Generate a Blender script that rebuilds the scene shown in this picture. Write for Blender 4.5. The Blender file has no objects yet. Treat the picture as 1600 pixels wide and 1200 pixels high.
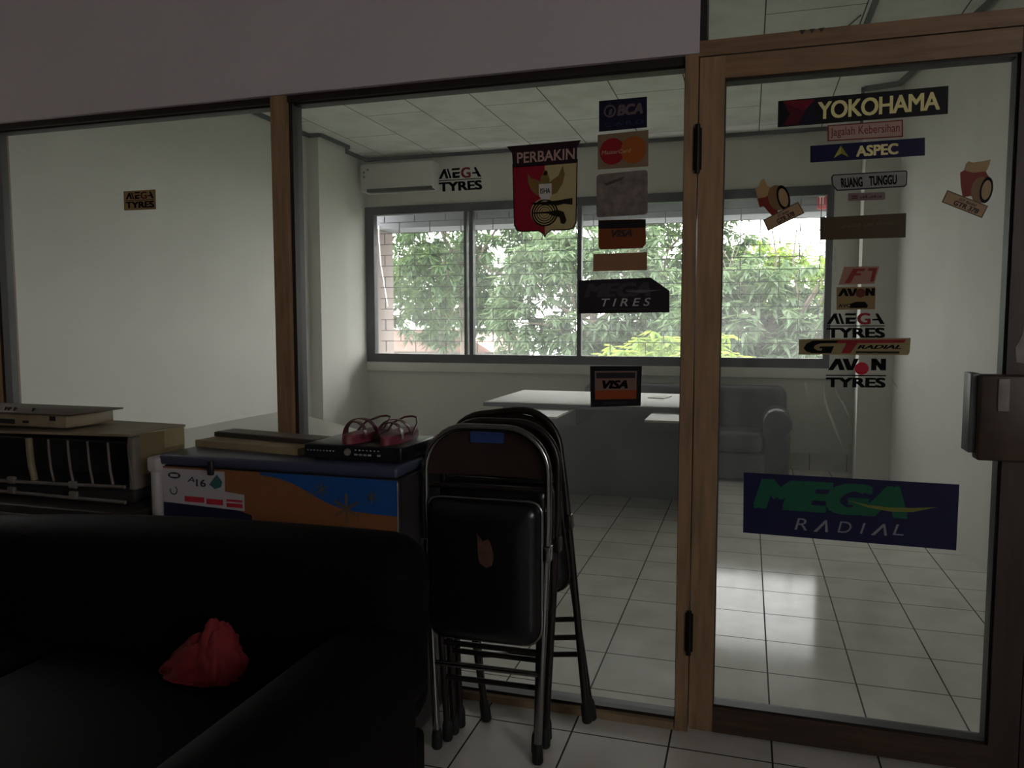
import bpy, bmesh, math, random
import numpy as np
from mathutils import Vector, Matrix, noise

random.seed(7)
SC = bpy.context.scene
COL = SC.collection
PI = math.pi

# ------------------------------------------------------------------ camera
EYE = Vector((0.0, 0.0, 1.27))
PITCH, YAW, ROLL = 0.0780622, 0.2954369, -0.000678
F_PX = 1210.1
cam_d = bpy.data.cameras.new('camera')
cam_d.sensor_width = 36.0
cam_d.lens = 36.0 * F_PX / 1600.0
cam_d.clip_start = 0.05
cam_d.clip_end = 300
cam = bpy.data.objects.new('camera', cam_d)
COL.objects.link(cam)
_fwd = Vector((-math.sin(YAW) * math.cos(PITCH), math.cos(YAW) * math.cos(PITCH), -math.sin(PITCH)))
_r0 = Vector((math.cos(YAW), math.sin(YAW), 0))
_u0 = _r0.cross(_fwd)
RIGHT = _r0 * math.cos(ROLL) + _u0 * math.sin(ROLL)
UP = _u0 * math.cos(ROLL) - _r0 * math.sin(ROLL)
cam.matrix_world = Matrix(((RIGHT.x, UP.x, -_fwd.x, EYE.x), (RIGHT.y, UP.y, -_fwd.y, EYE.y),
                           (RIGHT.z, UP.z, -_fwd.z, EYE.z), (0, 0, 0, 1)))
SC.camera = cam

# ------------------------------------------------------------------ sky, light, exposure
SKY = 10.5
world = bpy.data.worlds.new('overcast_sky')
SC.world = world
world.use_nodes = True
_bg = world.node_tree.nodes['Background']
_bg.inputs['Color'].default_value = (1.0, 0.98, 0.965, 1)
_bg.inputs['Strength'].default_value = SKY
SC.view_settings.view_transform = 'Standard'
SC.view_settings.look = 'None'
SC.view_settings.exposure = 0.0
SC.view_settings.gamma = 1.0
SC.view_settings.use_curve_mapping = False


def area_light(name, loc, rot, sx, sy, power, color=(1, 1, 1), portal=False):
    d = bpy.data.lights.new(name, 'AREA')
    d.shape = 'RECTANGLE'
    d.size, d.size_y = sx, sy
    d.energy = power
    d.color = color
    if portal:
        d.cycles.is_portal = True
    o = bpy.data.objects.new(name, d)
    o.location = loc
    o.rotation_euler = rot
    COL.objects.link(o)
    return o


# sky portal of the big window, and an added unseen lamp for the front room (right of and behind the camera)
area_light('window_portal', (-1.52, 7.30, 1.66), (-PI / 2, 0, 0), 4.3, 1.5, 1.0, portal=True)
area_light('added_side_light', (3.09, -1.6, 2.0), (0, PI / 2, 0), 1.2, 1.6, 6.2, (1.0, 0.93, 0.95))


# ------------------------------------------------------------------ helpers
def ray(px, py):
    return _fwd + RIGHT * ((px - 800) / F_PX) - UP * ((py - 600) / F_PX)


def at_y(px, py, Y):
    d = ray(px, py)
    return EYE + d * (Y / d.y)


def at_z(px, py, Z):
    d = ray(px, py)
    return EYE + d * ((Z - EYE.z) / d.z)


def lin(c):
    if isinstance(c, str):
        c = tuple(int(c[i:i + 2], 16) / 255 for i in (0, 2, 4))
    return tuple((x / 12.92 if x <= 0.04045 else ((x + 0.055) / 1.055) ** 2.4) for x in c) + (1.0,)


MATS = {}


def mat(name, color, rough=0.5, metal=0.0, spec=0.5, var=0.0, scale=8.0, bump=0.0, bscale=60.0, coat=0.0, stretch=None):
    """principled surface with a little procedural variation of colour and relief"""
    if name in MATS:
        return MATS[name]
    m = bpy.data.materials.new(name)
    m.use_nodes = True
    nt = m.node_tree
    b = nt.nodes['Principled BSDF']
    c = lin(color)
    b.inputs['Base Color'].default_value = c
    b.inputs['Roughness'].default_value = rough
    b.inputs['Metallic'].default_value = metal
    b.inputs['Specular IOR Level'].default_value = spec
    b.inputs['Coat Weight'].default_value = coat
    tc = nt.nodes.new('ShaderNodeTexCoord')
    mp = nt.nodes.new('ShaderNodeMapping')
    nt.links.new(tc.outputs['Object'], mp.inputs['Vector'])
    if stretch:
        mp.inputs['Scale'].default_value = stretch
    if var > 0:
        n = nt.nodes.new('ShaderNodeTexNoise')
        n.inputs['Scale'].default_value = scale
        n.inputs['Detail'].default_value = 6
        nt.links.new(mp.outputs['Vector'], n.inputs['Vector'])
        r = nt.nodes.new('ShaderNodeValToRGB')
        r.color_ramp.elements[0].position = 0.3
        r.color_ramp.elements[1].position = 0.7
        r.color_ramp.elements[0].color = tuple(x * (1 - var) for x in c[:3]) + (1,)
        r.color_ramp.elements[1].color = tuple(min(1, x * (1 + var)) for x in c[:3]) + (1,)
        nt.links.new(n.outputs['Fac'], r.inputs['Fac'])
        nt.links.new(r.outputs['Color'], b.inputs['Base Color'])
    if bump > 0:
        n2 = nt.nodes.new('ShaderNodeTexNoise')
        n2.inputs['Scale'].default_value = bscale
        n2.inputs['Detail'].default_value = 4
        nt.links.new(mp.outputs['Vector'], n2.inputs['Vector'])
        bp = nt.nodes.new('ShaderNodeBump')
        bp.inputs['Strength'].default_value = bump
        bp.inputs['Distance'].default_value = 0.01
        nt.links.new(n2.outputs['Fac'], bp.inputs['Height'])
        nt.links.new(bp.outputs['Normal'], b.inputs['Normal'])
    MATS[name] = m
    return m


def mat_thin(name, color, trans=0.5, rough=0.35, gloss=0.04, tcolor=None):
    """thin film or leaf: reflects on the lit side, lets some light through to the other"""
    if name in MATS:
        return MATS[name]
    m = bpy.data.materials.new(name)
    m.use_nodes = True
    nt = m.node_tree
    nt.nodes.remove(nt.nodes['Principled BSDF'])
    out = nt.nodes['Material Output']
    d = nt.nodes.new('ShaderNodeBsdfDiffuse')
    t = nt.nodes.new('ShaderNodeBsdfTranslucent')
    g = nt.nodes.new('ShaderNodeBsdfGlossy')
    d.inputs['Color'].default_value = lin(color)
    t.inputs['Color'].default_value = lin(tcolor or color)
    g.inputs['Roughness'].default_value = rough
    g.inputs['Color'].default_value = (0.9, 0.9, 0.9, 1)
    a = nt.nodes.new('ShaderNodeMixShader')
    a.inputs[0].default_value = trans
    nt.links.new(d.outputs[0], a.inputs[1])
    nt.links.new(t.outputs[0], a.inputs[2])
    e = nt.nodes.new('ShaderNodeMixShader')
    e.inputs[0].default_value = gloss
    nt.links.new(a.outputs[0], e.inputs[1])
    nt.links.new(g.outputs[0], e.inputs[2])
    nt.links.new(e.outputs[0], out.inputs['Surface'])
    MATS[name] = m
    return m


def mat_glass(name, dust=0.03, tint=(0.96, 0.965, 0.955), streak=(1, 1, 1), nscale=3.0):
    m = bpy.data.materials.new(name)
    m.use_nodes = True
    nt = m.node_tree
    nt.nodes.remove(nt.nodes['Principled BSDF'])
    out = nt.nodes['Material Output']
    tr = nt.nodes.new('ShaderNodeBsdfTransparent')
    tr.inputs['Color'].default_value = tint + (1,)
    gl = nt.nodes.new('ShaderNodeBsdfGlossy')
    gl.inputs['Roughness'].default_value = 0.02
    fr = nt.nodes.new('ShaderNodeFresnel')
    fr.inputs['IOR'].default_value = 1.45
    a = nt.nodes.new('ShaderNodeMixShader')
    nt.links.new(fr.outputs[0], a.inputs[0])
    nt.links.new(tr.outputs[0], a.inputs[1])
    nt.links.new(gl.outputs[0], a.inputs[2])
    ts = nt.nodes.new('ShaderNodeBsdfTranslucent')
    ts.inputs['Color'].default_value = (0.85, 0.86, 0.88, 1)
    tc = nt.nodes.new('ShaderNodeTexCoord')
    mp = nt.nodes.new('ShaderNodeMapping')
    mp.inputs['Scale'].default_value = streak
    n = nt.nodes.new('ShaderNodeTexNoise')
    n.inputs['Scale'].default_value = nscale
    n.inputs['Detail'].default_value = 8
    nt.links.new(tc.outputs['Object'], mp.inputs['Vector'])
    nt.links.new(mp.outputs['Vector'], n.inputs['Vector'])
    mr = nt.nodes.new('ShaderNodeMapRange')
    mr.inputs['From Min'].default_value = 0.35
    mr.inputs['From Max'].default_value = 0.75
    mr.inputs['To Min'].default_value = dust * 0.5
    mr.inputs['To Max'].default_value = dust * 1.6
    nt.links.new(n.outputs['Fac'], mr.inputs['Value'])
    e = nt.nodes.new('ShaderNodeMixShader')
    nt.links.new(mr.outputs[0], e.inputs[0])
    nt.links.new(a.outputs[0], e.inputs[1])
    nt.links.new(ts.outputs[0], e.inputs[2])
    nt.links.new(e.outputs[0], out.inputs['Surface'])
    return m


def mat_grid(name, axes, size, origin, offset, mortar, c_tile, c_joint, rough, spec, var=0.05, bump=0.15, joint_rough=0.7, rvar=0.0):
    """tiles / boards: brick texture over world-aligned coordinates. axes: which coordinate is u and v"""
    m = bpy.data.materials.new(name)
    m.use_nodes = True
    nt = m.node_tree
    b = nt.nodes['Principled BSDF']
    tc = nt.nodes.new('ShaderNodeTexCoord')
    sp = nt.nodes.new('ShaderNodeSeparateXYZ')
    cb = nt.nodes.new('ShaderNodeCombineXYZ')
    nt.links.new(tc.outputs['Object'], sp.inputs[0])
    for k in (0, 1):
        ad = nt.nodes.new('ShaderNodeMath')
        ad.operation = 'SUBTRACT'
        nt.links.new(sp.outputs[axes[k]], ad.inputs[0])
        ad.inputs[1].default_value = origin[k]
        nt.links.new(ad.outputs[0], cb.inputs[k])
    br = nt.nodes.new('ShaderNodeTexBrick')
    br.offset = offset
    br.squash = 1.0
    br.inputs['Scale'].default_value = 1.0
    br.inputs['Brick Width'].default_value = size[0]
    br.inputs['Row Height'].default_value = size[1]
    br.inputs['Mortar Size'].default_value = mortar
    br.inputs['Mortar Smooth'].default_value = 0.1
    br.inputs['Bias'].default_value = 0.0
    c = lin(c_tile)
    br.inputs['Color1'].default_value = tuple(x * (1 - var) for x in c[:3]) + (1,)
    br.inputs['Color2'].default_value = tuple(x * (1 + var) for x in c[:3]) + (1,)
    br.inputs['Mortar'].default_value = lin(c_joint)
    nt.links.new(cb.outputs[0], br.inputs['Vector'])
    n = nt.nodes.new('ShaderNodeTexNoise')
    n.inputs['Scale'].default_value = 5.0
    n.inputs['Detail'].default_value = 8
    nt.links.new(tc.outputs['Object'], n.inputs['Vector'])
    mx = nt.nodes.new('ShaderNodeMix')
    mx.data_type = 'RGBA'
    mx.blend_type = 'MULTIPLY'
    mx.inputs[0].default_value = 1.0
    rp = nt.nodes.new('ShaderNodeValToRGB')
    rp.color_ramp.elements[0].position = 0.35
    rp.color_ramp.elements[0].color = (0.86, 0.86, 0.84, 1)
    rp.color_ramp.elements[1].position = 0.6
    rp.color_ramp.elements[1].color = (1, 1, 1, 1)
    nt.links.new(n.outputs['Fac'], rp.inputs['Fac'])
    nt.links.new(br.outputs['Color'], mx.inputs[6])
    nt.links.new(rp.outputs['Color'], mx.inputs[7])
    nt.links.new(mx.outputs[2], b.inputs['Base Color'])
    b.inputs['Specular IOR Level'].default_value = spec
    mr = nt.nodes.new('ShaderNodeMapRange')
    mr.inputs['To Min'].default_value = rough
    mr.inputs['To Max'].default_value = joint_rough
    nt.links.new(br.outputs['Fac'], mr.inputs['Value'])
    if rvar > 0:
        ad = nt.nodes.new('ShaderNodeMath')
        ad.operation = 'MULTIPLY_ADD'
        nt.links.new(n.outputs['Fac'], ad.inputs[0])
        ad.inputs[1].default_value = rvar
        nt.links.new(mr.outputs[0], ad.inputs[2])
        nt.links.new(ad.outputs[0], b.inputs['Roughness'])
    else:
        nt.links.new(mr.outputs[0], b.inputs['Roughness'])
    bp = nt.nodes.new('ShaderNodeBump')
    bp.inputs['Strength'].default_value = bump
    bp.inputs['Distance'].default_value = 0.002
    bp.invert = True
    nt.links.new(br.outputs['Fac'], bp.inputs['Height'])
    nt.links.new(bp.outputs['Normal'], b.inputs['Normal'])
    return m


class MB:
    """collects shapes with material indices, then builds ONE mesh object"""

    def __init__(self):
        self.v, self.f, self.m, self.s = [], [], [], []

    def add(self, vs, fs, mi=0, smooth=False):
        o = len(self.v)
        self.v += [tuple(p) for p in vs]
        for f in fs:
            self.f.append([i + o for i in f])
            self.m.append(mi)
            self.s.append(smooth)

    def box(self, x0, x1, y0, y1, z0, z1, mi=0):
        vs = [(x, y, z) for z in (z0, z1) for y in (y0, y1) for x in (x0, x1)]
        self.add(vs, [(0, 2, 3, 1), (4, 5, 7, 6), (0, 1, 5, 4), (2, 6, 7, 3), (0, 4, 6, 2), (1, 3, 7, 5)], mi)

    def rbox(self, x0, x1, y0, y1, z0, z1, r=0.02, seg=3, mi=0, fn=None, smooth=True, sub=0):
        bm = bmesh.new()
        bmesh.ops.create_cube(bm, size=1)
        for v in bm.verts:
            v.co = Vector(((x0 + x1) / 2 + v.co.x * (x1 - x0), (y0 + y1) / 2 + v.co.y * (y1 - y0), (z0 + z1) / 2 + v.co.z * (z1 - z0)))
        r = min(r, (x1 - x0) / 2.01, (y1 - y0) / 2.01, (z1 - z0) / 2.01)
        bmesh.ops.bevel(bm, geom=bm.edges[:], offset=r, segments=seg, profile=0.5, affect='EDGES')
        if sub:
            bmesh.ops.subdivide_edges(bm, edges=[e for e in bm.edges if e.calc_length() > 2.5 * r], cuts=sub, use_grid_fill=True)
        self.bm(bm, mi, smooth, fn)

    def bm(self, bm, mi=0, smooth=False, fn=None):
        bm.verts.index_update()
        vs = [v.co.copy() for v in bm.verts]
        if fn:
            vs = [fn(v) for v in vs]
        self.add(vs, [[v.index for v in f.verts] for f in bm.faces], mi, smooth)
        bm.free()

    def tube(self, path, r, n=10, mi=0, closed=False, caps=True):
        P = [Vector(p) for p in path]
        N = len(P)
        rr = r if hasattr(r, '__len__') else [r] * N
        rings = []
        prev = None
        for i in range(N):
            if closed:
                t = (P[(i + 1) % N] - P[i - 1]).normalized()
            else:
                t = (P[min(i + 1, N - 1)] - P[max(i - 1, 0)]).normalized()
            if prev is None:
                a = Vector((0, 0, 1)) if abs(t.z) < 0.9 else Vector((1, 0, 0))
                u = t.cross(a).normalized()
            else:
                u = (prev - t * prev.dot(t)).normalized()
            prev = u
            w = t.cross(u)
            rings.append([P[i] + (u * math.cos(2 * PI * k / n) + w * math.sin(2 * PI * k / n)) * rr[i] for k in range(n)])
        vs = [p for g in rings for p in g]
        fs = []
        for i in range(N if closed else N - 1):
            j = (i + 1) % N
            for k in range(n):
                fs.append((i * n + k, i * n + (k + 1) % n, j * n + (k + 1) % n, j * n + k))
        if caps and not closed:
            fs.append(tuple(range(n - 1, -1, -1)))
            fs.append(tuple((N - 1) * n + k for k in range(n)))
        self.add(vs, fs, mi, True)

    def prism(self, poly, y0, y1, mi=0, axis='y', smooth=False):
        """poly of 2D points extruded: axis y -> (x,z), axis z -> (x,y), axis x -> (y,z)"""
        n = len(poly)

        def pt(p, h):
            return (p[0], h, p[1]) if axis == 'y' else ((p[0], p[1], h) if axis == 'z' else (h, p[0], p[1]))
        vs = [pt(p, y0) for p in poly] + [pt(p, y1) for p in poly]
        self.add(vs, [tuple(range(n)), tuple(range(2 * n - 1, n - 1, -1))] , mi)
        self.add(vs, [(i, (i + 1) % n, n + (i + 1) % n, n + i) for i in range(n)], mi, smooth)

    def lathe(self, prof, c, n=20, mi=0, axis='z'):
        vs, fs = [], []
        for r, h in prof:
            for k in range(n):
                a = 2 * PI * k / n
                p = (r * math.cos(a), r * math.sin(a), h)
                if axis == 'y':
                    p = (p[0], p[2], p[1])
                elif axis == 'x':
                    p = (p[2], p[0], p[1])
                vs.append((c[0] + p[0], c[1] + p[1], c[2] + p[2]))
        for i in range(len(prof) - 1):
            for k in range(n):
                fs.append((i * n + k, i * n + (k + 1) % n, (i + 1) * n + (k + 1) % n, (i + 1) * n + k))
        fs.append(tuple(range(n - 1, -1, -1)))
        fs.append(tuple((len(prof) - 1) * n + k for k in range(n)))
        self.add(vs, fs, mi, True)

    def build(self, name, mats, parent=None, loc=None, local=False):
        me = bpy.data.meshes.new(name)
        off = Vector((0, 0, 0))
        if loc is not None:
            off = Vector(loc)
        elif parent is not None and not local:
            off = ORG.get(parent.name, Vector((0, 0, 0)))
        vs = [(p[0] - off.x, p[1] - off.y, p[2] - off.z) for p in self.v]
        me.from_pydata(vs, [], self.f)
        if not isinstance(mats, (list, tuple)):
            mats = [mats]
        for m in mats:
            me.materials.append(m)
        me.polygons.foreach_set('material_index', self.m)
        me.polygons.foreach_set('use_smooth', self.s)
        bm = bmesh.new()
        bm.from_mesh(me)
        if len(bm.verts) < 60000:
            bmesh.ops.remove_doubles(bm, verts=bm.verts, dist=1e-6)
            if not getattr(self, 'flat', False):
                bmesh.ops.recalc_face_normals(bm, faces=bm.faces)
        bm.to_mesh(me)
        bm.free()
        o = bpy.data.objects.new(name, me)
        COL.objects.link(o)
        if any(self.s):
            try:
                me.set_sharp_from_angle(angle=math.radians(50))
            except Exception:
                pass
        if parent is not None:
            o.parent = parent
            ORG[o.name] = off
        else:
            o.location = off
            ORG[o.name] = off
        return o


ORG = {}


def tag(o, label, cat, group=None, kind=None):
    o['label'] = label
    o['category'] = cat
    if group:
        o['group'] = group
    if kind:
        o['kind'] = kind
    return o


def thing(name, loc, label, cat, group=None, kind=None, rot=None):
    o = bpy.data.objects.new(name, None)
    o.empty_display_size = 0.05
    o.location = loc
    if rot:
        o.rotation_euler = rot
    COL.objects.link(o)
    ORG[o.name] = Vector(loc)
    return tag(o, label, cat, group, kind)


def struct(o, label, cat):
    return tag(o, label, cat, None, 'structure')


def rrect(x0, x1, z0, z1, r, n=5):
    """rounded rectangle, r may be 4 radii: TL, TR, BR, BL (z up)"""
    r = r if hasattr(r, '__len__') else (r,) * 4
    out = []
    for (cx, cz, a0), q in zip(((x0, z1, 90), (x1, z1, 0), (x1, z0, -90), (x0, z0, -180)), (r[0], r[1], r[2], r[3])):
        sx = 1 if cx == x0 else -1
        sz = 1 if cz == z0 else -1
        for i in range(n + 1):
            a = math.radians(a0 + 90 - 90 * i / n)
            out.append((cx + sx * q + q * math.cos(a), cz + sz * q + q * math.sin(a)))
    return out


# ------------------------------------------------------------------ lettering
_txt_cache = {}


def text_geo(s, bold=0.0, shear=0.0, space=1.0):
    key = (s, bold, shear, space)
    if key in _txt_cache:
        return _txt_cache[key]
    c = bpy.data.curves.new('lettering', 'FONT')
    c.body = s
    c.offset = bold
    c.shear = shear
    c.space_character = space
    c.resolution_u = 4
    o = bpy.data.objects.new('lettering', c)
    COL.objects.link(o)
    dg = bpy.context.evaluated_depsgraph_get()
    me = bpy.data.meshes.new_from_object(o.evaluated_get(dg))
    vs = np.array([v.co[:2] for v in me.vertices])
    fs = [tuple(p.vertices) for p in me.polygons]
    bpy.data.objects.remove(o)
    bpy.data.curves.remove(c)
    bpy.data.meshes.remove(me)
    lo, hi = vs.min(0), vs.max(0)
    vs = (vs - lo) / (hi - lo)
    _txt_cache[key] = (vs, fs, hi - lo)
    return _txt_cache[key]


class Sheet:
    """a flat printed sheet on a plane: corners TL,TR,BR,BL in 3D; artwork is laid out in (u,v), v up"""

    def __init__(self, TL, TR, BR, BL, normal):
        self.c = [Vector(p) for p in (TL, TR, BR, BL)]
        self.n = Vector(normal).normalized()
        self.ctr = sum(self.c, Vector()) / 4

    def p(self, u, v, h=0.0):
        TL, TR, BR, BL = self.c
        t = TL.lerp(TR, u)
        b = BL.lerp(BR, u)
        return b.lerp(t, v) + self.n * h

    def poly(self, mb, pts, h, mi=0, th=0.0):
        n = len(pts)
        vs = [self.p(u, v, h) for u, v in pts]
        if th > 0:
            vs += [self.p(u, v, h - th) for u, v in pts]
            mb.add(vs, [tuple(range(n)), tuple(range(2 * n - 1, n - 1, -1))] + [(i, (i + 1) % n, n + (i + 1) % n, n + i) for i in range(n)], mi)
        else:
            mb.add(vs, [tuple(range(n))], mi)

    def rect(self, mb, u0, u1, v0, v1, h, mi=0, th=0.0):
        self.poly(mb, [(u0, v1), (u1, v1), (u1, v0), (u0, v0)], h, mi, th)

    def ell(self, mb, u, v, ru, rv, h, mi=0, n=28, hole=0.0, a0=0.0, a1=360.0):
        o = [(u + ru * math.cos(math.radians(a0 + (a1 - a0) * i / n)), v + rv * math.sin(math.radians(a0 + (a1 - a0) * i / n))) for i in range(n + 1)]
        if hole <= 0:
            self.poly(mb, o[:-1] if a1 - a0 >= 360 else o, h, mi)
        else:
            q = [(u + (a - u) * hole, v + (b - v) * hole) for a, b in o]
            for i in range(n):
                self.poly(mb, [o[i], o[i + 1], q[i + 1], q[i]], h, mi)

    def text(self, mb, s, u0, u1, v0, v1, h, mi=0, bold=0.0, shear=0.0, space=1.0):
        # heavy faces are overprinted a few times with tiny shifts instead of an outline offset
        ob = min(bold, 0.0)
        vs, fs, ext = text_geo(s, ob, shear, space)
        ex = max(0.0, bold - ob) * 0.9
        eu, ev = ex / ext[0], ex / ext[1] * 0.6
        steps = [(0, 0)] if ex == 0 else [(-1, -1), (-1, 1), (1, -1), (1, 1), (0, 0), (-.5, 1), (.5, -1)]
        for k, (a0, b0) in enumerate(steps):
            du, dv = a0 * eu, b0 * ev
            mb.add([self.p(u0 + (u1 - u0) * (eu + a * (1 - 2 * eu) + du), v0 + (v1 - v0) * (ev + b * (1 - 2 * ev) + dv), h + k * 0.00003) for a, b in vs], fs, mi)


# ------------------------------------------------------------------ materials
WALL = mat('white_wall_paint', 'd8d6cf', 0.75, var=0.03, scale=2.0, bump=0.05, bscale=30)
WALL_BACK = mat('grey_white_wall_paint', 'd2d0c8', 0.75, var=0.04, scale=2.0, bump=0.05, bscale=30)
MAUVE = mat('mauve_grey_wall_paint', 'b3aaac', 0.8, var=0.03, scale=3.0, bump=0.05, bscale=40)
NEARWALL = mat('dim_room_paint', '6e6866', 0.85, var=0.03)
WOOD = mat('varnished_brown_wood', '85694c', 0.45, var=0.25, scale=5.0, bump=0.08, bscale=30, stretch=(14, 14, 1.2))
WOODH = mat('varnished_brown_wood_rail', '765a40', 0.45, var=0.25, scale=5.0, bump=0.08, bscale=30, stretch=(1.2, 14, 14))
BEAD = mat('dark_glazing_bead', '1c1510', 0.5, var=0.1)
GLASS = mat_glass('dusty_partition_glass', 0.10, nscale=2.5)
DOORGLASS = mat_glass('smeared_door_glass', 0.10, streak=(5, 1, 1.2), nscale=2.2)
OUTGLASS = mat_glass('grimy_window_glass', 0.10, tint=(0.93, 0.96, 0.95), nscale=1.5)
FRAMEGREY = mat('dark_grey_window_metal', '3c3e46', 0.5, var=0.08)
TRIMGREY = mat('dark_grey_cornice_paint', '3a3f42', 0.6, var=0.08)
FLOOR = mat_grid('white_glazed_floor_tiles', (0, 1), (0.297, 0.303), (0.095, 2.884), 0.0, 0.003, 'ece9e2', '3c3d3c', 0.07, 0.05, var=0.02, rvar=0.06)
FLOOR2 = mat_grid('darker_floor_tiles', (0, 1), (0.297, 0.303), (0.095, 2.884), 0.0, 0.003, 'c6c2bb', '2c2c2b', 0.16, 0.15, var=0.03, rvar=0.12)  # same tile grid as the waiting room, darker and rougher
CEIL = mat_grid('white_ceiling_boards', (1, 0), (1.2, 0.497), (0.25, -2.932), 0.5, 0.004, 'e6e7e2', '3e4040', 0.8, 0.2, var=0.02, bump=0.3)
SKIRT = mat_grid('tile_skirting_glaze', (0, 2), (0.30, 0.5), (0.53, -0.2), 0.0, 0.003, 'c6c4bc', '4a4844', 0.25, 0.5, var=0.03)

# ------------------------------------------------------------------ setting
YG = 2.43            # plane of the partition glass
FX0, FX1 = 2.38, 2.48   # partition frame depth
YB = 7.1             # inner face of the back wall
ZC = 2.90            # ceiling

mb = MB(); mb.box(-4.6, 3.2, 2.40, 7.25, -0.12, 0.0)
struct(mb.build('floor', FLOOR), 'white square glazed floor tiles of the waiting room', 'floor')
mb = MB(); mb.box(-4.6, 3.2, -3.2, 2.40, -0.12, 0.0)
struct(mb.build('floor_front_room', FLOOR2), 'darker grey white floor tiles of the front room', 'floor')
mb = MB(); mb.box(-3.9, 2.0, 2.40, 7.2, ZC, ZC + 0.1)
struct(mb.build('ceiling', CEIL), 'white board ceiling of the waiting room with thin dark joints', 'ceiling')
mb = MB(); mb.box(-4.6, 3.2, -3.2, 2.38, 3.0, 3.1)
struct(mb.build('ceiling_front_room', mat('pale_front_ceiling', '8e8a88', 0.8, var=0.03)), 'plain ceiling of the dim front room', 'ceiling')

mb = MB(); mb.box(-3.80, -3.69, 2.40, 7.2, 0, ZC)
mb.box(-3.69, -3.58, 6.03, 6.50, 0, ZC)
struct(mb.build('wall_left', WALL), 'plain white left wall with a shallow pillar near its far end', 'wall')
WX0, WX1, WZ0, WZ1 = -3.69, 0.665, 0.885, 2.425     # window opening in the back wall
mb = MB()
mb.box(-3.80, 1.5, YB, YB + 0.15, 0, WZ0)
mb.box(-3.80, 1.5, YB, YB + 0.15, WZ1, ZC)
mb.box(WX1, 1.5, YB, YB + 0.15, WZ0, WZ1)
mb.box(-3.80, WX0, YB, YB + 0.15, WZ0, WZ1)
struct(mb.build('wall_back', WALL_BACK), 'white back wall around the wide window', 'wall')
mb = MB(); mb.prism([(0.87, 7.1), (0.758, 6.0), (0.975, 5.94), (1.3, 5.94), (1.3, 7.1)], 0, ZC, axis='z')
struct(mb.build('wall_right_pillar', WALL), 'white pillar in the far right corner', 'wall')
mb = MB(); mb.prism([(0.975, 5.95), (1.478, 2.40), (1.63, 2.40), (1.13, 5.95)], 0, ZC, axis='z')
struct(mb.build('wall_right', WALL), 'white right wall seen through the glass door', 'wall')
# partition wall above and beside the glazing
mb = MB(); mb.box(-3.9, -0.153, 2.372, 2.48, 2.052, 3.0)
struct(mb.build('wall_front', MAUVE), 'mauve grey wall above the glazed partition', 'wall')
mb = MB(); mb.box(-3.9, -2.95, 2.38, 2.48, 0, 2.052)
struct(mb.build('wall_front_left', MAUVE), 'dim wall left of the glazed partition', 'wall')
mb = MB(); mb.box(0.80, 3.2, 2.38, 2.48, 0, 3.0); mb.box(-0.153, 0.80, 2.38, 2.48, 2.62, 3.0)
struct(mb.build('wall_front_right', MAUVE), 'dim wall right of the door', 'wall')
# the front room behind the camera
mb = MB(); mb.box(-4.6, -4.5, -3.2, 2.38, 0, 3.0)
struct(mb.build('wall_front_room_left', NEARWALL), 'left wall of the front room', 'wall')
mb = MB(); mb.box(3.1, 3.2, -3.2, -2.4, 0, 3.0); mb.box(3.1, 3.2, -0.8, 2.38, 0, 3.0); mb.box(3.1, 3.2, -2.4, -0.8, 0, 1.4); mb.box(3.1, 3.2, -2.4, -0.8, 2.6, 3.0)  # the opening is made up for the added side lamp
struct(mb.build('wall_front_room_right', NEARWALL), 'right wall of the front room with an added opening for the lamp', 'wall')
mb = MB(); mb.box(-4.5, 3.1, -3.1, -3.0, 0, 3.0)
struct(mb.build('wall_rear', NEARWALL), 'rear wall of the front room', 'wall')

# cornices
T0, T1 = 2.868, 2.91


def strip(name, pts, label):
    mb = MB()
    for a, b in zip(pts[:-1], pts[1:]):
        a, b = Vector(a), Vector(b)
        d = (b - a).normalized()
        n = Vector((-d.y, d.x)) * 0.022
        a2, b2 = a - d * 0.0, b + d * 0.0
        mb.prism([(a2.x, a2.y), (b2.x, b2.y), (b2.x + n.x, b2.y + n.y), (a2.x + n.x, a2.y + n.y)], T0, ZC, axis='z')
    return struct(mb.build(name, TRIMGREY), label, 'trim')


strip('trim_1', [(-3.67, 2.49), (-3.67, 6.03), (-3.56, 6.03), (-3.56, 6.52), (-3.668, 6.52), (-3.668, 7.08)][::-1], 'dark grey cornice along the left wall and its pillar')
strip('trim_2', [(-3.668, 7.08), (0.868, 7.08)][::-1], 'dark grey cornice along the back wall')
strip('trim_3', [(0.866, 7.08), (0.735, 5.975), (0.95, 5.915), (1.44, 2.49)][::-1], 'dark grey cornice along the pillar and right wall')
mb = MB(); mb.box(0.565, 0.595, 2.50, 4.80, ZC - 0.012, ZC)
struct(mb.build('trim_12', TRIMGREY), 'grey ceiling batten above the door', 'trim')
mb = MB(); mb.tube([(0.381, 4.83, ZC - 0.006), (0.44, 4.80, ZC - 0.010), (0.49, 4.71, ZC - 0.010), (0.533, 4.59, ZC - 0.006)], 0.004, 6)
tag(mb.build('ceiling_wire', mat('grey_wire', '50524f', 0.6), loc=(0.45, 4.75, ZC - 0.008)), 'thin grey wire curving along the ceiling above the door', 'wire')
# tile skirting on the back wall
mb = MB(); mb.box(-3.69, 0.86, YB - 0.012, YB, 0, 0.145)
struct(mb.build('baseboard_back', SKIRT), 'tile skirting along the back wall', 'baseboard')

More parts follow.
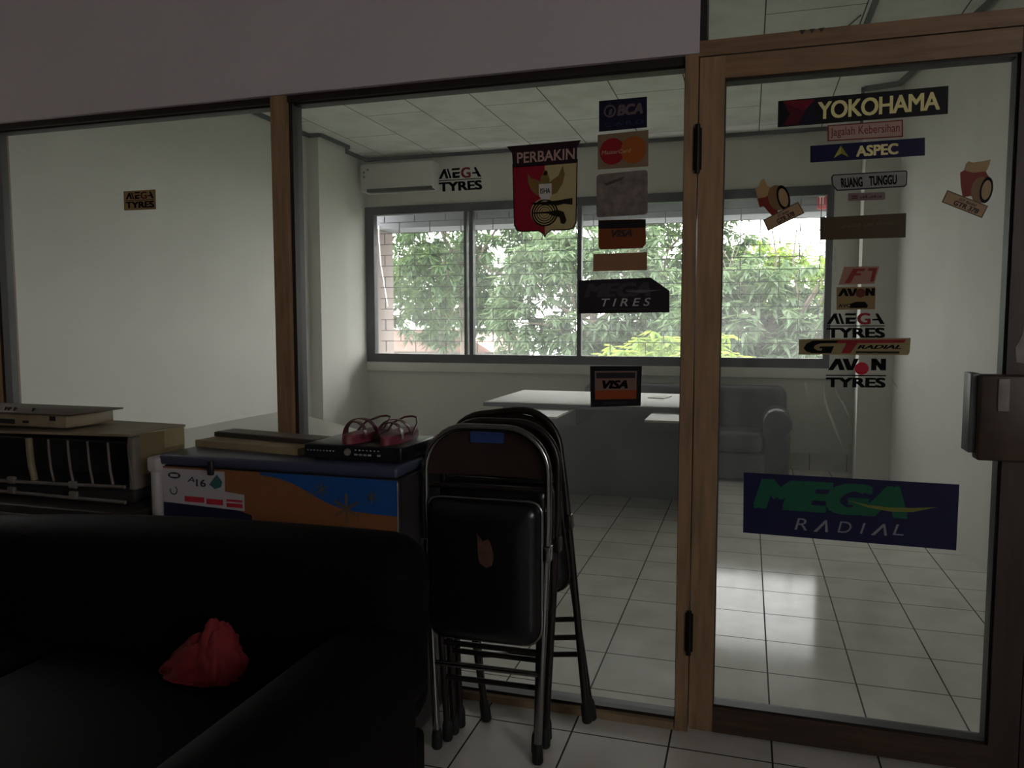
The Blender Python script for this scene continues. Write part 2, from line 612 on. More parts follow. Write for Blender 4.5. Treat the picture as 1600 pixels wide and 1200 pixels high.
# the partition frame
mb = MB(); mb.box(-2.95, -2.893, FX0, FX1, 0, 2.052); mb.box(-2.893, -2.879, FX0 + 0.02, FX1 - 0.02, 0.04, 2.035, 1)
struct(mb.build('trim_4', [WOOD, BEAD]), 'brown wooden post at the left end of the partition', 'trim')
mb = MB(); mb.box(-1.597, -1.537, FX0, FX1, 0, 2.052); mb.box(-1.537, -1.523, FX0 + 0.02, FX1 - 0.02, 0.04, 2.035, 1)
struct(mb.build('trim_5', [WOOD, BEAD]), 'brown wooden mullion between the two partition panes', 'trim')
mb = MB(); mb.box(-0.193, -0.1545, FX0, FX1, 0, 2.088); mb.box(-0.197, -0.193, FX0 + 0.03, FX1 - 0.03, 0.04, 2.03, 1)
struct(mb.build('trim_6', [WOOD, BEAD]), 'brown wooden door jamb beside the middle pane', 'trim')
mb = MB(); mb.box(-2.893, -0.197, FX0 + 0.012, FX1, 2.030, 2.052, 0); mb.box(-2.879, -0.197, FX0 + 0.03, FX1 - 0.02, 2.024, 2.030, 0)
struct(mb.build('trim_7', BEAD), 'dark head rail above the partition panes', 'trim')
mb = MB(); mb.box(-2.893, -0.197, FX0, FX1, 0.0, 0.024, 0); mb.box(-2.879, -0.197, FX0 + 0.02, FX1 - 0.02, 0.024, 0.034, 1)
struct(mb.build('trim_8', [mat('worn_sill', '8a7358', 0.5, var=0.25, scale=12), BEAD]), 'worn low sill under the partition panes', 'trim')
mb = MB(); mb.box(-0.1545, 0.83, FX0, FX1, 2.044, 2.088)
for k, (x, z) in enumerate(((0.126, 2.083), (0.151, 2.084), (0.176, 2.085))):
    mb.prism([(x - 0.007, 2.0885), (x + 0.009, 2.0885), (x + 0.001, 2.077)], FX0 - 0.002, FX0 + 0.001, mi=1)
struct(mb.build('trim_9', [WOODH, BEAD]), 'brown transom rail above the glass door', 'trim')
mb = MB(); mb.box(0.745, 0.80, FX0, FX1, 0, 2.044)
struct(mb.build('trim_10', mat('shade_dark_jamb_wood', '2e2119', 0.5, var=0.2)), 'dark door jamb at the right edge', 'trim')  # the jamb's shade is painted in as a darker wood colour
mb = MB(); mb.box(-0.153, -0.134, FX0, FX1, 2.088, 2.62); mb.box(0.76, 0.80, FX0, FX1, 2.088, 2.62)
struct(mb.build('trim_11', BEAD), 'dark side beads of the pane above the door', 'trim')


def pane(win, label, x0, x1, z0, z1, m=GLASS):
    w = thing(win, ((x0 + x1) / 2, YG, z0), label, 'window', kind='structure')
    b = MB(); b.box(x0, x1, YG - 0.0025, YG + 0.0025, z0, z1)
    # a single sheet: only the front and back faces matter for a pane this thin
    b2 = MB(); b2.add([(x0, YG, z0), (x1, YG, z0), (x1, YG, z1), (x0, YG, z1)], [(0, 1, 2, 3)])
    b2.build('pane', m, w)
    return w


pane('window_2', 'wide left pane of the partition', -2.880, -1.595, 0.032, 2.028)
pane('window_3', 'middle pane of the partition carrying the payment card stickers', -1.525, -0.195, 0.032, 2.026)
pane('window_4', 'clear pane above the door', -0.135, 0.762, 2.086, 2.62)

# the glass door
DOOR = thing('door_1', (-0.15, YG, 0), 'brown framed glass door covered with tyre stickers', 'door', kind='structure')
LX0, LX1 = -0.1505, 0.742
mb = MB()
mb.box(LX0, -0.080, FX0, FX1 - 0.03, 0.012, 2.040)
mb.build('stile', WOOD, DOOR)
WOODK = mat('shade_dark_wood', '33241a', 0.5, var=0.3, scale=5.0, bump=0.08, bscale=30, stretch=(14, 14, 1.2))  # shade on the door's right side is put into this brown
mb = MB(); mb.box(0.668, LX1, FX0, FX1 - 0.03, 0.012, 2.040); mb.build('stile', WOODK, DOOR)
mb = MB(); mb.box(-0.080, 0.668, FX0, FX1 - 0.03, 1.976, 2.040); mb.build('top_rail', WOODH, DOOR)
mb = MB(); mb.box(-0.080, 0.668, FX0, FX1 - 0.03, 0.012, 0.090); mb.build('bottom_rail', mat('shade_dark_wood_rail', '3c2c20', 0.5, var=0.3, scale=5.0, stretch=(1.2, 14, 14)), DOOR)  # shade near the floor is put into the rail's colour
mb = MB()
mb.box(-0.082, -0.077, FX0 + 0.012, FX1 - 0.04, 0.088, 1.978); mb.box(0.661, 0.670, FX0 + 0.012, FX1 - 0.04, 0.088, 1.978)
mb.box(-0.08, 0.668, FX0 + 0.012, FX1 - 0.04, 1.969, 1.978); mb.box(-0.08, 0.668, FX0 + 0.012, FX1 - 0.04, 0.088, 0.096)
mb.build('glazing_bead', BEAD, DOOR)
mb = MB(); mb.add([(-0.079, YG, 0.09), (0.665, YG, 0.09), (0.665, YG, 1.975), (-0.079, YG, 1.975)], [(0, 1, 2, 3)])
mb.build('pane', DOORGLASS, DOOR)
for zc in (1.78, 0.32):
    mb = MB(); mb.tube([(-0.154, FX0 - 0.006, zc - 0.07), (-0.154, FX0 - 0.006, zc + 0.07)], 0.0075, 10)
    mb.box(-0.166, -0.142, FX0 - 0.004, FX0, zc - 0.06, zc + 0.06)
    mb.build('hinge', mat('dark_hinge_steel', '1a1612', 0.5, 0.6), DOOR)
SMEAR = bpy.data.materials.new('dried_glue_smear')
SMEAR.use_nodes = True
_nt = SMEAR.node_tree
_nt.nodes.remove(_nt.nodes['Principled BSDF'])
_a, _b, _c = _nt.nodes.new('ShaderNodeBsdfTransparent'), _nt.nodes.new('ShaderNodeBsdfTranslucent'), _nt.nodes.new('ShaderNodeMixShader')
_b.inputs['Color'].default_value = (0.9, 0.9, 0.88, 1)
_c.inputs[0].default_value = 0.16
_nt.links.new(_a.outputs[0], _c.inputs[1]); _nt.links.new(_b.outputs[0], _c.inputs[2])
_nt.links.new(_c.outputs[0], _nt.nodes['Material Output'].inputs['Surface'])
for pts, wd in (([(1286, 596), (1288, 620), (1293, 640), (1302, 662), (1312, 688), (1319, 705)], 5), ([(1305, 599), (1306, 612), (1318, 632), (1326, 650), (1330, 664)], 4),
                ([(1258, 597), (1261, 612), (1264, 624)], 3), ([(1392, 590), (1397, 598), (1402, 606)], 4), ([(1306, 388), (1304, 402), (1308, 414), (1306, 424)], 5), ([(1296, 402), (1300, 416), (1304, 424)], 3)):
    mb = MB(); mb.flat = True
    n_ = len(pts)
    L_, R_s = [], []
    for k, (x, y) in enumerate(pts):
        w_ = wd * math.sin(PI * (k + 0.6) / (n_ + 0.2)) * 0.5
        L_.append(at_y(x - w_, y, YG - 0.002)); R_s.append(at_y(x + w_, y, YG - 0.002))
    mb.add(L_ + R_s, [(k, k + 1, n_ + k + 1, n_ + k) for k in range(n_ - 1)])
    mb.build('glue_smear', SMEAR, DOOR)
STEEL = mat('dull_lock_steel', '6b6d6c', 0.45, 0.6, var=0.1)
mb = MB(); mb.rbox(0.598, 0.735, FX0 - 0.035, FX0 + 0.02, 0.900, 1.132, 0.006, 2)
lock = mb.build('lock_case', mat('worn_lock_case', '38271a', 0.5, var=0.3, scale=14), DOOR)
mb = MB(); mb.rbox(0.581, 0.603, FX0 - 0.012, FX0 + 0.06, 0.917, 1.135, 0.003, 2); mb.build('strike_plate', STEEL, DOOR)
mb = MB(); mb.rbox(0.640, 0.668, FX0 - 0.040, FX0 - 0.034, 1.035, 1.122, 0.002, 2); mb.build('tape_patch', mat('grey_tape', '7d7672', 0.6, var=0.2, scale=30), DOOR)
mb = MB()
mb.prism([(0.690, 1.165), (0.720, 1.16), (0.728, 1.20), (0.716, 1.225), (0.724, 1.27), (0.705, 1.275), (0.700, 1.235), (0.686, 1.205)], FX0 - 0.0015, FX0 - 0.0002)
mb.build('peeled_sticker', mat('peeled_sticker_paper', '88807c', 0.8, var=0.2, scale=40), DOOR)

# the wide outer window
WIN = thing('window_1', (-1.5, YB + 0.03, WZ0), 'wide four light window with dark grey metal frame', 'window', kind='structure')
gx0, gx1, gz0, gz1 = -3.597, 0.612, 0.968, 2.345
fy0, fy1 = YB - 0.02, YB + 0.06
mb = MB()
mb.box(WX0, WX1, fy0, fy1, WZ0, gz0); mb.box(WX0, WX1, fy0, fy1, gz1, WZ1)
mb.box(WX0, gx0, fy0, fy1, gz0, gz1); mb.box(gx1, WX1, fy0, fy1, gz0, gz1)
mb.build('frame', FRAMEGREY, WIN)
mull = [-2.568, -1.505, -0.45]
for k, x in enumerate(mull):
    mb = MB(); mb.box(x - 0.022, x + 0.018, fy0 + 0.01, fy1, gz0, gz1)
    if k == 0:
        mb.box(x - 0.078, x - 0.052, fy0 + 0.02, fy1, gz0, gz1)
    mb.build('mullion', FRAMEGREY, WIN)
xs = [gx0] + mull + [gx1]
for k in range(4):
    mb = MB(); x0, x1 = xs[k] + 0.002, xs[k + 1] - 0.002
    mb.add([(x0, YB + 0.03, gz0), (x1, YB + 0.03, gz0), (x1, YB + 0.03, gz1), (x0, YB + 0.03, gz1)], [(0, 1, 2, 3)])
    mb.build('pane', OUTGLASS, WIN)
# security grille in a running-bond pattern
mb = MB()
gy = YB + 0.125
dz = 0.1085
nrow = 13
for r in range(1, nrow):
    z = gz1 - 0.012 - r * dz + 0.06
    mb.tube([(gx0, gy, z), (gx1, gy, z)], 0.0034, 5)
for r in range(nrow):
    zt, zb = gz1 - 0.012 - r * dz + 0.06, gz1 - 0.012 - (r + 1) * dz + 0.06
    zt, zb = min(zt, gz1), max(zb, gz0)
    if zt <= zb:
        continue
    x = gx0 + 0.05 + (0.33 / 2 if r % 2 else 0.0)
    while x < gx1:
        mb.tube([(x, gy, zb), (x, gy, zt)], 0.0048, 5)
        x += 0.33
mb.build('grille', mat('black_grille_iron', '151515', 0.6), WIN)
mb = MB(); mb.rbox(-3.69, 0.86, YB - 0.035, YB + 0.02, 0.795, 0.884, 0.006, 2)
mb.build('sill', WALL, WIN)

# ------------------------------------------------------------------ stickers on the glass
NEG = (0, -1, 0)
YS = YG - 0.0035


def ink(name, c, t=0.55, tc=None, gloss=0.03):
    return mat_thin('ink_' + name, c, t, 0.3, gloss, tc)


BLACK = ink('black', '08080a', 0.1, None, 0.01)
RED = ink('red', 'b01a2c', 0.45)
CREAM = ink('cream', 'e6d9a2', 0.55)
BEIGE = ink('beige', 'b3a078', 0.45)
WHITE = ink('white', 'e8e6e0', 0.5)
NAVY = ink('navy', '0d1550', 0.4)
TAN = ink('tan', 'a58c66', 0.45)


def sheet_px(TL, TR, BR, BL):
    return Sheet(*[at_y(p[0], p[1], YS) for p in (TL, TR, BR, BL)], NEG)


def sticker(name, sh, label, group=None):
    o = thing(name, sh.ctr, label, 'sticker', group)
    return o


H1, H2, H3, H4 = 0.0004, 0.0008, 0.0012, 0.0016


def backing(root, sh, m, pts=None, name='backing'):
    mb = MB(); sh.poly(mb, pts or [(0, 1), (1, 1), (1, 0), (0, 0)], H1, 0, 0.0006)
    return mb.build(name, m, root)


def flat(root, name, m, fn):
    mb = MB(); mb.flat = True
    fn(mb)
    return mb.build(name, m, root)


def mega_logo(sh, mb, black=0, red=1, h=H2, box=(0, 1, 0, 1)):
    """the MEGA over TYRES logo: broken M and A strokes, three-bar E, red G"""
    u0, u1, v0, v1 = box

    def q(pts, mi):
        sh.poly(mb, [(u0 + (u1 - u0) * a, v0 + (v1 - v0) * b) for a, b in pts], h, mi)
    q([(0.00, 0.56), (0.07, 0.56), (0.19, 0.98), (0.12, 0.98)], black)
    q([(0.12, 0.98), (0.165, 0.98), (0.235, 0.56), (0.175, 0.56), (0.125, 0.86)], black)
    q([(0.20, 0.98), (0.24, 0.98), (0.31, 0.56), (0.26, 0.56)], black)
    q([(0.33, 0.99), (0.52, 0.99), (0.50, 0.90), (0.31, 0.90)], black)
    q([(0.33, 0.82), (0.52, 0.82), (0.49, 0.73), (0.40, 0.73), (0.40, 0.66), (0.51, 0.66), (0.49, 0.56), (0.33, 0.56)], black)
    sh.text(mb, 'G', u0 + (u1 - u0) * 0.53, u0 + (u1 - u0) * 0.76, v0 + (v1 - v0) * 0.54, v0 + (v1 - v0) * 1.0, h, red, 0.035)
    q([(0.84, 0.98), (0.89, 0.98), (1.0, 0.56), (0.92, 0.56)], black)
    q([(0.79, 0.76), (0.90, 0.78), (0.92, 0.70), (0.79, 0.70)], black)
    q([(0.0, 0.50), (1.0, 0.50), (1.0, 0.465), (0.0, 0.465)], black)
    sh.text(mb, 'TYRES', u0, u1, v0, v0 + (v1 - v0) * 0.41, h, black, 0.05)


# left pane
sh = sheet_px((193, 299), (243, 296), (244, 327), (194, 329))
o = sticker('tyre_brand_sticker', sh, 'small beige sticker with dark lettering alone on the left pane')
backing(o, sh, TAN)
flat(o, 'lettering', [BLACK, ink('dull_red', '5e1a18', 0.3)], lambda mb: mega_logo(sh, mb, 0, 1, box=(0.06, 0.95, 0.1, 0.93)))

# middle pane
sh2 = sheet_px((685, 264), (751, 260), (754, 296), (686, 300))
o = sticker('tyre_brand_sticker', sh2, 'cut out black lettering with red G beside the air conditioner')
flat(o, 'lettering', [BLACK, ink('maroon_letter', '7a2630', 0.3)], lambda mb: mega_logo(sh2, mb))

# club shield
shp = sheet_px((793, 229), (908, 219), (905, 362), (797, 366))
o = sticker('shield_sticker', shp, 'large red and cream shield sticker with eagle crest and rifles on the middle pane')
R2 = ink('shield_red', 'a81e34', 0.45)
C2 = ink('shield_cream', 'd9c890', 0.5)
MAR = ink('shield_banner', '24141a', 0.15)
GOLD = ink('shield_gold', '8a6f3c', 0.35)
edge = [(0.06, 0.80), (0.06, 0.10), (0.10, 0.035), (0.18, 0.02), (0.42, 0.02), (0.48, -0.01), (0.51, -0.055), (0.54, -0.01), (0.60, 0.02), (0.84, 0.02), (0.92, 0.035), (0.96, 0.10), (0.96, 0.80)]
backing(o, shp, MAR, edge)


def f(mb):
    shp.poly(mb, [(0.075, 0.76), (0.075, 0.11), (0.11, 0.05), (0.18, 0.035), (0.42, 0.035), (0.485, 0.00), (0.51, -0.035), (0.51, 0.76)], H2, 0)
    shp.poly(mb, [(0.51, 0.76), (0.51, -0.035), (0.535, 0.00), (0.60, 0.035), (0.84, 0.035), (0.91, 0.05), (0.945, 0.11), (0.945, 0.76)], H2, 1)


flat(o, 'shield_field', [R2, C2], f)
flat(o, 'banner', MAR, lambda mb: shp.poly(mb, [(-0.01, 1.0), (1.0, 1.0), (0.95, 0.93), (0.95, 0.755), (0.07, 0.755), (0.06, 0.92)], H2))
flat(o, 'lettering', ink('shield_letters', 'd8b8ae', 0.6), lambda mb: shp.text(mb, 'PERBAKIN', 0.13, 0.92, 0.80, 0.92, H3, 0, 0.02))


def f(mb):
    # wings, body, head
    shp.poly(mb, [(0.27, 0.68), (0.33, 0.62), (0.40, 0.60), (0.46, 0.58), (0.45, 0.44), (0.40, 0.42), (0.32, 0.49), (0.28, 0.57)], H3, 0)
    shp.poly(mb, [(0.76, 0.74), (0.79, 0.64), (0.76, 0.54), (0.68, 0.44), (0.60, 0.42), (0.57, 0.56), (0.64, 0.60), (0.70, 0.63)], H3, 0)
    shp.poly(mb, [(0.45, 0.62), (0.49, 0.66), (0.53, 0.70), (0.55, 0.66), (0.58, 0.60), (0.57, 0.36), (0.46, 0.36)], H3, 0)
    shp.ell(mb, 0.52, 0.67, 0.035, 0.03, H3, 0, 12)


flat(o, 'eagle_crest', GOLD, f)
flat(o, 'crest_disc', C2, lambda mb: shp.ell(mb, 0.50, 0.235, 0.19, 0.155, H3, 0, 32))


def f(mb):
    shp.poly(mb, [(0.43, 0.55), (0.61, 0.55), (0.61, 0.42), (0.57, 0.37), (0.52, 0.345), (0.47, 0.37), (0.43, 0.42)], H4, 0)
    shp.text(mb, 'ISHA', 0.45, 0.59, 0.44, 0.50, H4 + 0.0004, 1, 0.02)


flat(o, 'crest_shield', [WHITE, BLACK], f)


def f(mb):
    for rr in (0.19, 0.155, 0.12, 0.085, 0.05):
        shp.ell(mb, 0.51, 0.225, rr, rr * 0.80, H4, 0, 28, hole=0.88)
    shp.poly(mb, [(0.33, 0.345), (0.68, 0.355), (0.90, 0.375), (0.90, 0.30), (0.78, 0.315), (0.70, 0.30), (0.60, 0.31), (0.33, 0.325)], H4, 0)
    shp.poly(mb, [(0.34, 0.235), (0.58, 0.24), (0.70, 0.25), (0.78, 0.225), (0.82, 0.13), (0.79, 0.09), (0.74, 0.10), (0.72, 0.17), (0.62, 0.19), (0.56, 0.215), (0.34, 0.222)], H4, 0)


flat(o, 'target_and_rifles', ink('rifle_black', '1c140e', 0.1), f)

# payment cards
sh3 = sheet_px((936, 158), (1011, 151), (1011, 199), (936, 206))
o = sticker('card_sticker', sh3, 'dark navy card sticker topmost in the column on the middle pane', 'payment card stickers on the middle pane')
backing(o, sh3, ink('card_navy', '14162e', 0.25))


def f(mb):
    sh3.ell(mb, 0.23, 0.64, 0.13, 0.21, H2, 0, 20, hole=0.72)
    sh3.poly(mb, [(0.20, 0.50), (0.27, 0.54), (0.28, 0.72), (0.22, 0.68)], H2, 0)
    sh3.text(mb, 'BCA', 0.38, 0.92, 0.46, 0.82, H2, 0, 0.06, 0.2)
    sh3.text(mb, 'C A R D', 0.12, 0.92, 0.14, 0.27, H2, 1, 0.0)


flat(o, 'lettering', [ink('card_pale', '7c6a6c', 0.5), ink('card_blue', '394170', 0.4)], f)
sh4 = sheet_px((934, 211), (1013, 203), (1013, 260), (934, 265))
o = sticker('card_sticker', sh4, 'beige card sticker with overlapping red and orange discs on the middle pane', 'payment card stickers on the middle pane')
backing(o, sh4, ink('card_beige', '8f7a62', 0.45))


def f(mb):
    sh4.ell(mb, 0.29, 0.49, 0.25, 0.38, H2, 0, 30)
    sh4.ell(mb, 0.71, 0.49, 0.25, 0.38, H3, 1, 30)
    sh4.text(mb, 'MasterCard', 0.08, 0.66, 0.42, 0.53, H4, 2, 0.01, 0.15)


flat(o, 'emblem', [ink('disc_red', 'a5202a', 0.45), ink('disc_orange', 'b5622a', 0.45), ink('disc_letters', 'cbb29a', 0.5)], f)
sh5 = sheet_px((932, 273), (1012, 265), (1012, 335), (932, 340))
o = sticker('card_sticker', sh5, 'worn silver grey card sticker with rounded corners on the middle pane', 'payment card stickers on the middle pane')
backing(o, sh5, mat('worn_silver_foil', '7a706a', 0.45, 0.5, var=0.3, scale=40, bump=0.1), rrect(0, 1, 0, 1, 0.07, 4))


def f(mb):
    sh5.poly(mb, [(0.15, 0.78), (0.55, 0.90), (0.50, 0.82), (0.20, 0.72)], H2, 0)


flat(o, 'worn_print', [ink('foil_dark', '4c4440', 0.3), ink('foil_chip', 'c8c4be', 0.7)], f)
sh6 = sheet_px((935, 344), (1009, 342), (1009, 387), (935, 390))
o = sticker('card_sticker', sh6, 'black and orange card sticker fourth down the column on the middle pane', 'payment card stickers on the middle pane')
cardpts = [(0, 1), (0.93, 1), (1, 0.9), (1, 0.12), (0.93, 0), (0.05, 0), (0, 0.08)]
backing(o, sh6, ink('card_orange', '8a4b2a', 0.45), cardpts)


def f(mb):
    sh6.rect(mb, 0.0, 1.0, 0.70, 0.985, H2, 0)
    sh6.text(mb, 'VISA', 0.28, 0.72, 0.40, 0.66, H3, 1, 0.05, 0.3)


flat(o, 'lettering', [ink('card_band', '1c171b', 0.2), ink('card_word', '3c2a26', 0.2)], f)
sh7 = sheet_px((927, 397), (1011, 394), (1011, 422), (927, 424))
o = sticker('strip_sticker', sh7, 'plain faded tan strip sticker below the card stickers on the middle pane')
backing(o, sh7, ink('strip_tan', 'a87e60', 0.5))
sh8 = sheet_px((904, 436), (1046, 432), (1046, 488), (904, 490))
o = sticker('tyre_brand_sticker', sh8, 'dark grey sticker with cut corner and white spaced letters on the middle pane')
backing(o, sh8, ink('plate_grey', '2c282e', 0.35), [(0, 0.96), (0.80, 0.985), (1, 0.60), (1, 0), (0, 0)])


def f(mb):
    sh8.text(mb, 'MEGA', 0.06, 0.80, 0.46, 0.86, H2, 0, 0.06, 0.3)
    sh8.poly(mb, [(0.52, 0.62), (0.70, 0.56), (0.92, 0.63), (0.70, 0.645)], H3, 1)
    sh8.text(mb, 'T I R E S', 0.26, 0.80, 0.19, 0.42, H2, 2, 0.01, 0.25)
    sh8.rect(mb, 0.27, 0.80, 0.105, 0.12, H2, 0)


flat(o, 'lettering', [ink('plate_dim', '4c484c', 0.4), ink('plate_swoosh', '7d7474', 0.4), ink('plate_white', 'e0dcd8', 0.6)], f)
sh9 = sheet_px((922, 572), (1003, 572), (1001, 634), (923, 636))
o = sticker('card_sticker', sh9, 'black bordered orange card sticker lowest on the middle pane in front of the desk', 'payment card stickers on the middle pane')
backing(o, sh9, ink('card_border', '14131a', 0.15))


def f(mb):
    sh9.rect(mb, 0.09, 0.91, 0.18, 0.88, H2, 0)
    sh9.rect(mb, 0.09, 0.91, 0.18, 0.40, H3, 1)
    sh9.rect(mb, 0.12, 0.88, 0.70, 0.84, H3, 3)
    sh9.text(mb, 'VISA', 0.24, 0.74, 0.44, 0.65, H3, 2, 0.06, 0.3)
    sh9.rect(mb, 0.26, 0.74, 0.06, 0.12, H3, 3)


flat(o, 'lettering', [ink('card_rose', '9c7a6c', 0.5), ink('card_flame', 'b0562c', 0.5), BLACK, ink('card_grey', '2c2a30', 0.2)], f)

# door stickers
s = sheet_px((1216, 158), (1482, 134), (1481, 178), (1215, 199))
o = sticker('tyre_brand_sticker', s, 'long black strip with cream capitals and red arrow at top of the door glass')
backing(o, s, ink('strip_black', '0c080c', 0.1))


def f(mb, s=s):
    s.poly(mb, [(0.03, 0.97), (0.225, 0.94), (0.165, 0.52), (0.125, 0.05), (0.03, 0.05), (0.075, 0.45)], H2, 0)
    s.poly(mb, [(0.03, 0.97), (0.225, 0.94), (0.165, 0.55), (0.10, 0.72)], H3, 1)
    s.poly(mb, [(0.225, 0.94), (0.165, 0.52), (0.125, 0.05), (0.24, 0.06), (0.215, 0.5)], H2, 2)


flat(o, 'arrow_emblem', [ink('arrow_dark_red', '5a0d20', 0.45), ink('arrow_red', '84122c', 0.5), ink('arrow_navy', '0e0f28', 0.2)], f)
flat(o, 'lettering', ink('yellow_cream', 'f6eeb0', 0.4), lambda mb: s.text(mb, 'YOKOHAMA', 0.245, 0.955, 0.17, 0.83, H2, 0, 0.028, 0, 0.92))
sa = sheet_px((1293, 196), (1411, 187), (1411, 214), (1293, 221))
o = sticker('notice_sticker', sa, 'small pinkish white notice with red border and red words on the door glass')
backing(o, sa, ink('notice_red', '8c3430', 0.45))
flat(o, 'notice_field', ink('notice_pink', 'd9bfb0', 0.6), lambda mb: sa.rect(mb, 0.018, 0.982, 0.07, 0.93, H2))
flat(o, 'lettering', ink('notice_letters', '8a2c2c', 0.3), lambda mb: sa.text(mb, 'Jagalah Kebersihan', 0.04, 0.955, 0.16, 0.82, H3, 0, 0.0))
sb = sheet_px((1266, 228), (1445, 215), (1445, 243), (1266, 254))
o = sticker('tyre_brand_sticker', sb, 'navy blue strip with yellow peak and cream capitals on the door glass')
backing(o, sb, ink('strip_navy', '0a0d44', 0.45))


def f(mb):
    sb.poly(mb, [(0.275, 0.88), (0.345, 0.18), (0.28, 0.42), (0.21, 0.18)], H2, 0)
    sb.poly(mb, [(0.275, 0.88), (0.28, 0.42), (0.21, 0.18)], H3, 1)
    sb.text(mb, 'ASPEC', 0.41, 0.775, 0.17, 0.80, H2, 2, 0.045)


flat(o, 'lettering', [ink('peak_olive', 'b0a838', 0.6), ink('peak_yellow', 'd8d25c', 0.7), ink('cream_letters', 'f4ecb4', 0.4)], f)
sc_ = sheet_px((1298, 273), (1418, 266), (1417, 292), (1301, 299))
o = sticker('room_sign', sc_, 'silver grey plate with black capitals and rounded corners on the door glass')
backing(o, sc_, ink('sign_border', '2a2c30', 0.3), [(0.03, 1), (0.98, 1), (1, 0.9), (1, 0.12), (0.97, 0), (0.06, 0), (0.0, 0.35), (0, 0.85)])
flat(o, 'sign_field', ink('sign_silver', 'b0aeaa', 0.5), lambda mb: sc_.poly(mb, [(0.04, 0.93), (0.97, 0.93), (0.985, 0.86), (0.985, 0.16), (0.96, 0.08), (0.07, 0.08), (0.02, 0.38), (0.02, 0.82)], H2))


def f(mb):
    sc_.text(mb, 'RUANG', 0.125, 0.415, 0.17, 0.76, H3, 0, 0.05)
    sc_.text(mb, 'TUNGGU', 0.50, 0.865, 0.19, 0.78, H3, 0, 0.05)


flat(o, 'lettering', BLACK, f)
sd = sheet_px((1325, 302), (1383, 300), (1383, 312), (1325, 314))
o = sticker('notice_sticker', sd, 'tiny rounded mauve notice under the silver plate on the door glass')
backing(o, sd, ink('pill_mauve', '8c7678', 0.45), rrect(0, 1, 0, 1, (0.08, 0.08, 0.08, 0.08), 4))
flat(o, 'lettering', ink('pill_letters', '5c2e38', 0.3), lambda mb: ([sd.rect(mb, 0.10, 0.26, 0.24 + q, 0.40 + q, H2) for q in (0, 0.26)], [sd.rect(mb, u, u + 0.055, 0.30, 0.42 + 0.22 * ((k * 7) % 3) / 2, H2) for k, u in enumerate((0.33, 0.40, 0.47, 0.56, 0.63, 0.70, 0.78, 0.85))]))
se = sheet_px((1281, 340), (1416, 333), (1415, 371), (1281, 375))
o = sticker('strip_sticker', se, 'plain olive brown strip with faint pale script on the door glass')
backing(o, se, ink('strip_olive', '54452e', 0.4))
flat(o, 'lettering', ink('olive_script', '6e6248', 0.5), lambda mb: [se.poly(mb, [(u, 0.46 + 0.12 * u), (u + 0.012, 0.46 + 0.12 * u), (u + 0.022, 0.56 + 0.12 * u + 0.03 * ((k * 5) % 3)), (u + 0.010, 0.56 + 0.12 * u + 0.03 * ((k * 5) % 3))], H2) for k, u in enumerate((0.26, 0.285, 0.32, 0.345, 0.38, 0.41, 0.435, 0.46, 0.52, 0.55, 0.575, 0.60, 0.66, 0.70, 0.73, 0.755, 0.79, 0.82, 0.845))])
# tyre advertising stickers (plain cut shape behind a tyre, above a name tag)


def tyre_sticker(label, tag_px, tyre_c, tyre_r, tilt, shape_px, cap_px, letters, mirrored):
    st = sheet_px(*tag_px)
    o = sticker('tyre_sticker', st, label, 'cut out tyre stickers on the door glass')
    z0 = at_y(0, 0, YS)

    def fl(pts, h, name, m):
        vs = [at_y(p[0], p[1], YS) + Vector((0, -h, 0)) for p in pts]
        n = len(vs)
        mb = MB(); mb.flat = True
        mb.add(vs + [v + Vector((0, 0.0003, 0)) for v in vs], [tuple(range(n)), tuple(range(2 * n - 1, n - 1, -1))] + [(i, (i + 1) % n, n + (i + 1) % n, n + i) for i in range(n)])
        return mb.build(name, m, o)
    fl(shape_px, H1, 'red_shape', ink('cut_red', '8c3024', 0.45))
    fl(cap_px, H2, 'tan_shape', ink('cut_tan', 'b59a6c', 0.45))

    def ring(rx, ry, dx=0):
        a = math.radians(tilt)
        return [(tyre_c[0] + dx + rx * math.cos(t) * math.cos(a) - ry * math.sin(t) * math.sin(a), tyre_c[1] + rx * math.cos(t) * math.sin(a) + ry * math.sin(t) * math.cos(a)) for t in [2 * PI * i / 28 for i in range(28)]]
    rx, ry = tyre_r
    fl(ring(rx * 1.5, ry, -rx * 0.9), H2 + 0.0002, 'tyre_tread', ink('tyre_brown', '8c6c48', 0.4))
    fl(ring(rx, ry), H3, 'tyre', BLACK)
    fl(ring(rx * 0.72, ry * 0.74), H4, 'tyre_wheel', ink('wheel_tan', 'c0a478', 0.5))
    mb = MB(); st.rect(mb, 0, 1, 0, 1, H4, 0, 0.0004); mb.build('name_tag_border', ink('tag_border', '6a5636', 0.4), o)
    flat(o, 'name_tag', ink('tag_tan', 'cfae84', 0.55), lambda mb: st.rect(mb, 0.03, 0.97, 0.08, 0.92, H4 + 0.0004))
    flat(o, 'lettering', ink('tag_letters', '2c1a14', 0.15), lambda mb: (st.text(mb, 'GTR 378', letters[0], letters[1], 0.14, 0.52, H4 + 0.0008, 0, 0.04, 0.15), st.text(mb, 'GT Radial', letters[0] + 0.08, letters[1] - 0.1, 0.60, 0.80, H4 + 0.0008, 0, 0.02, 0.2)))


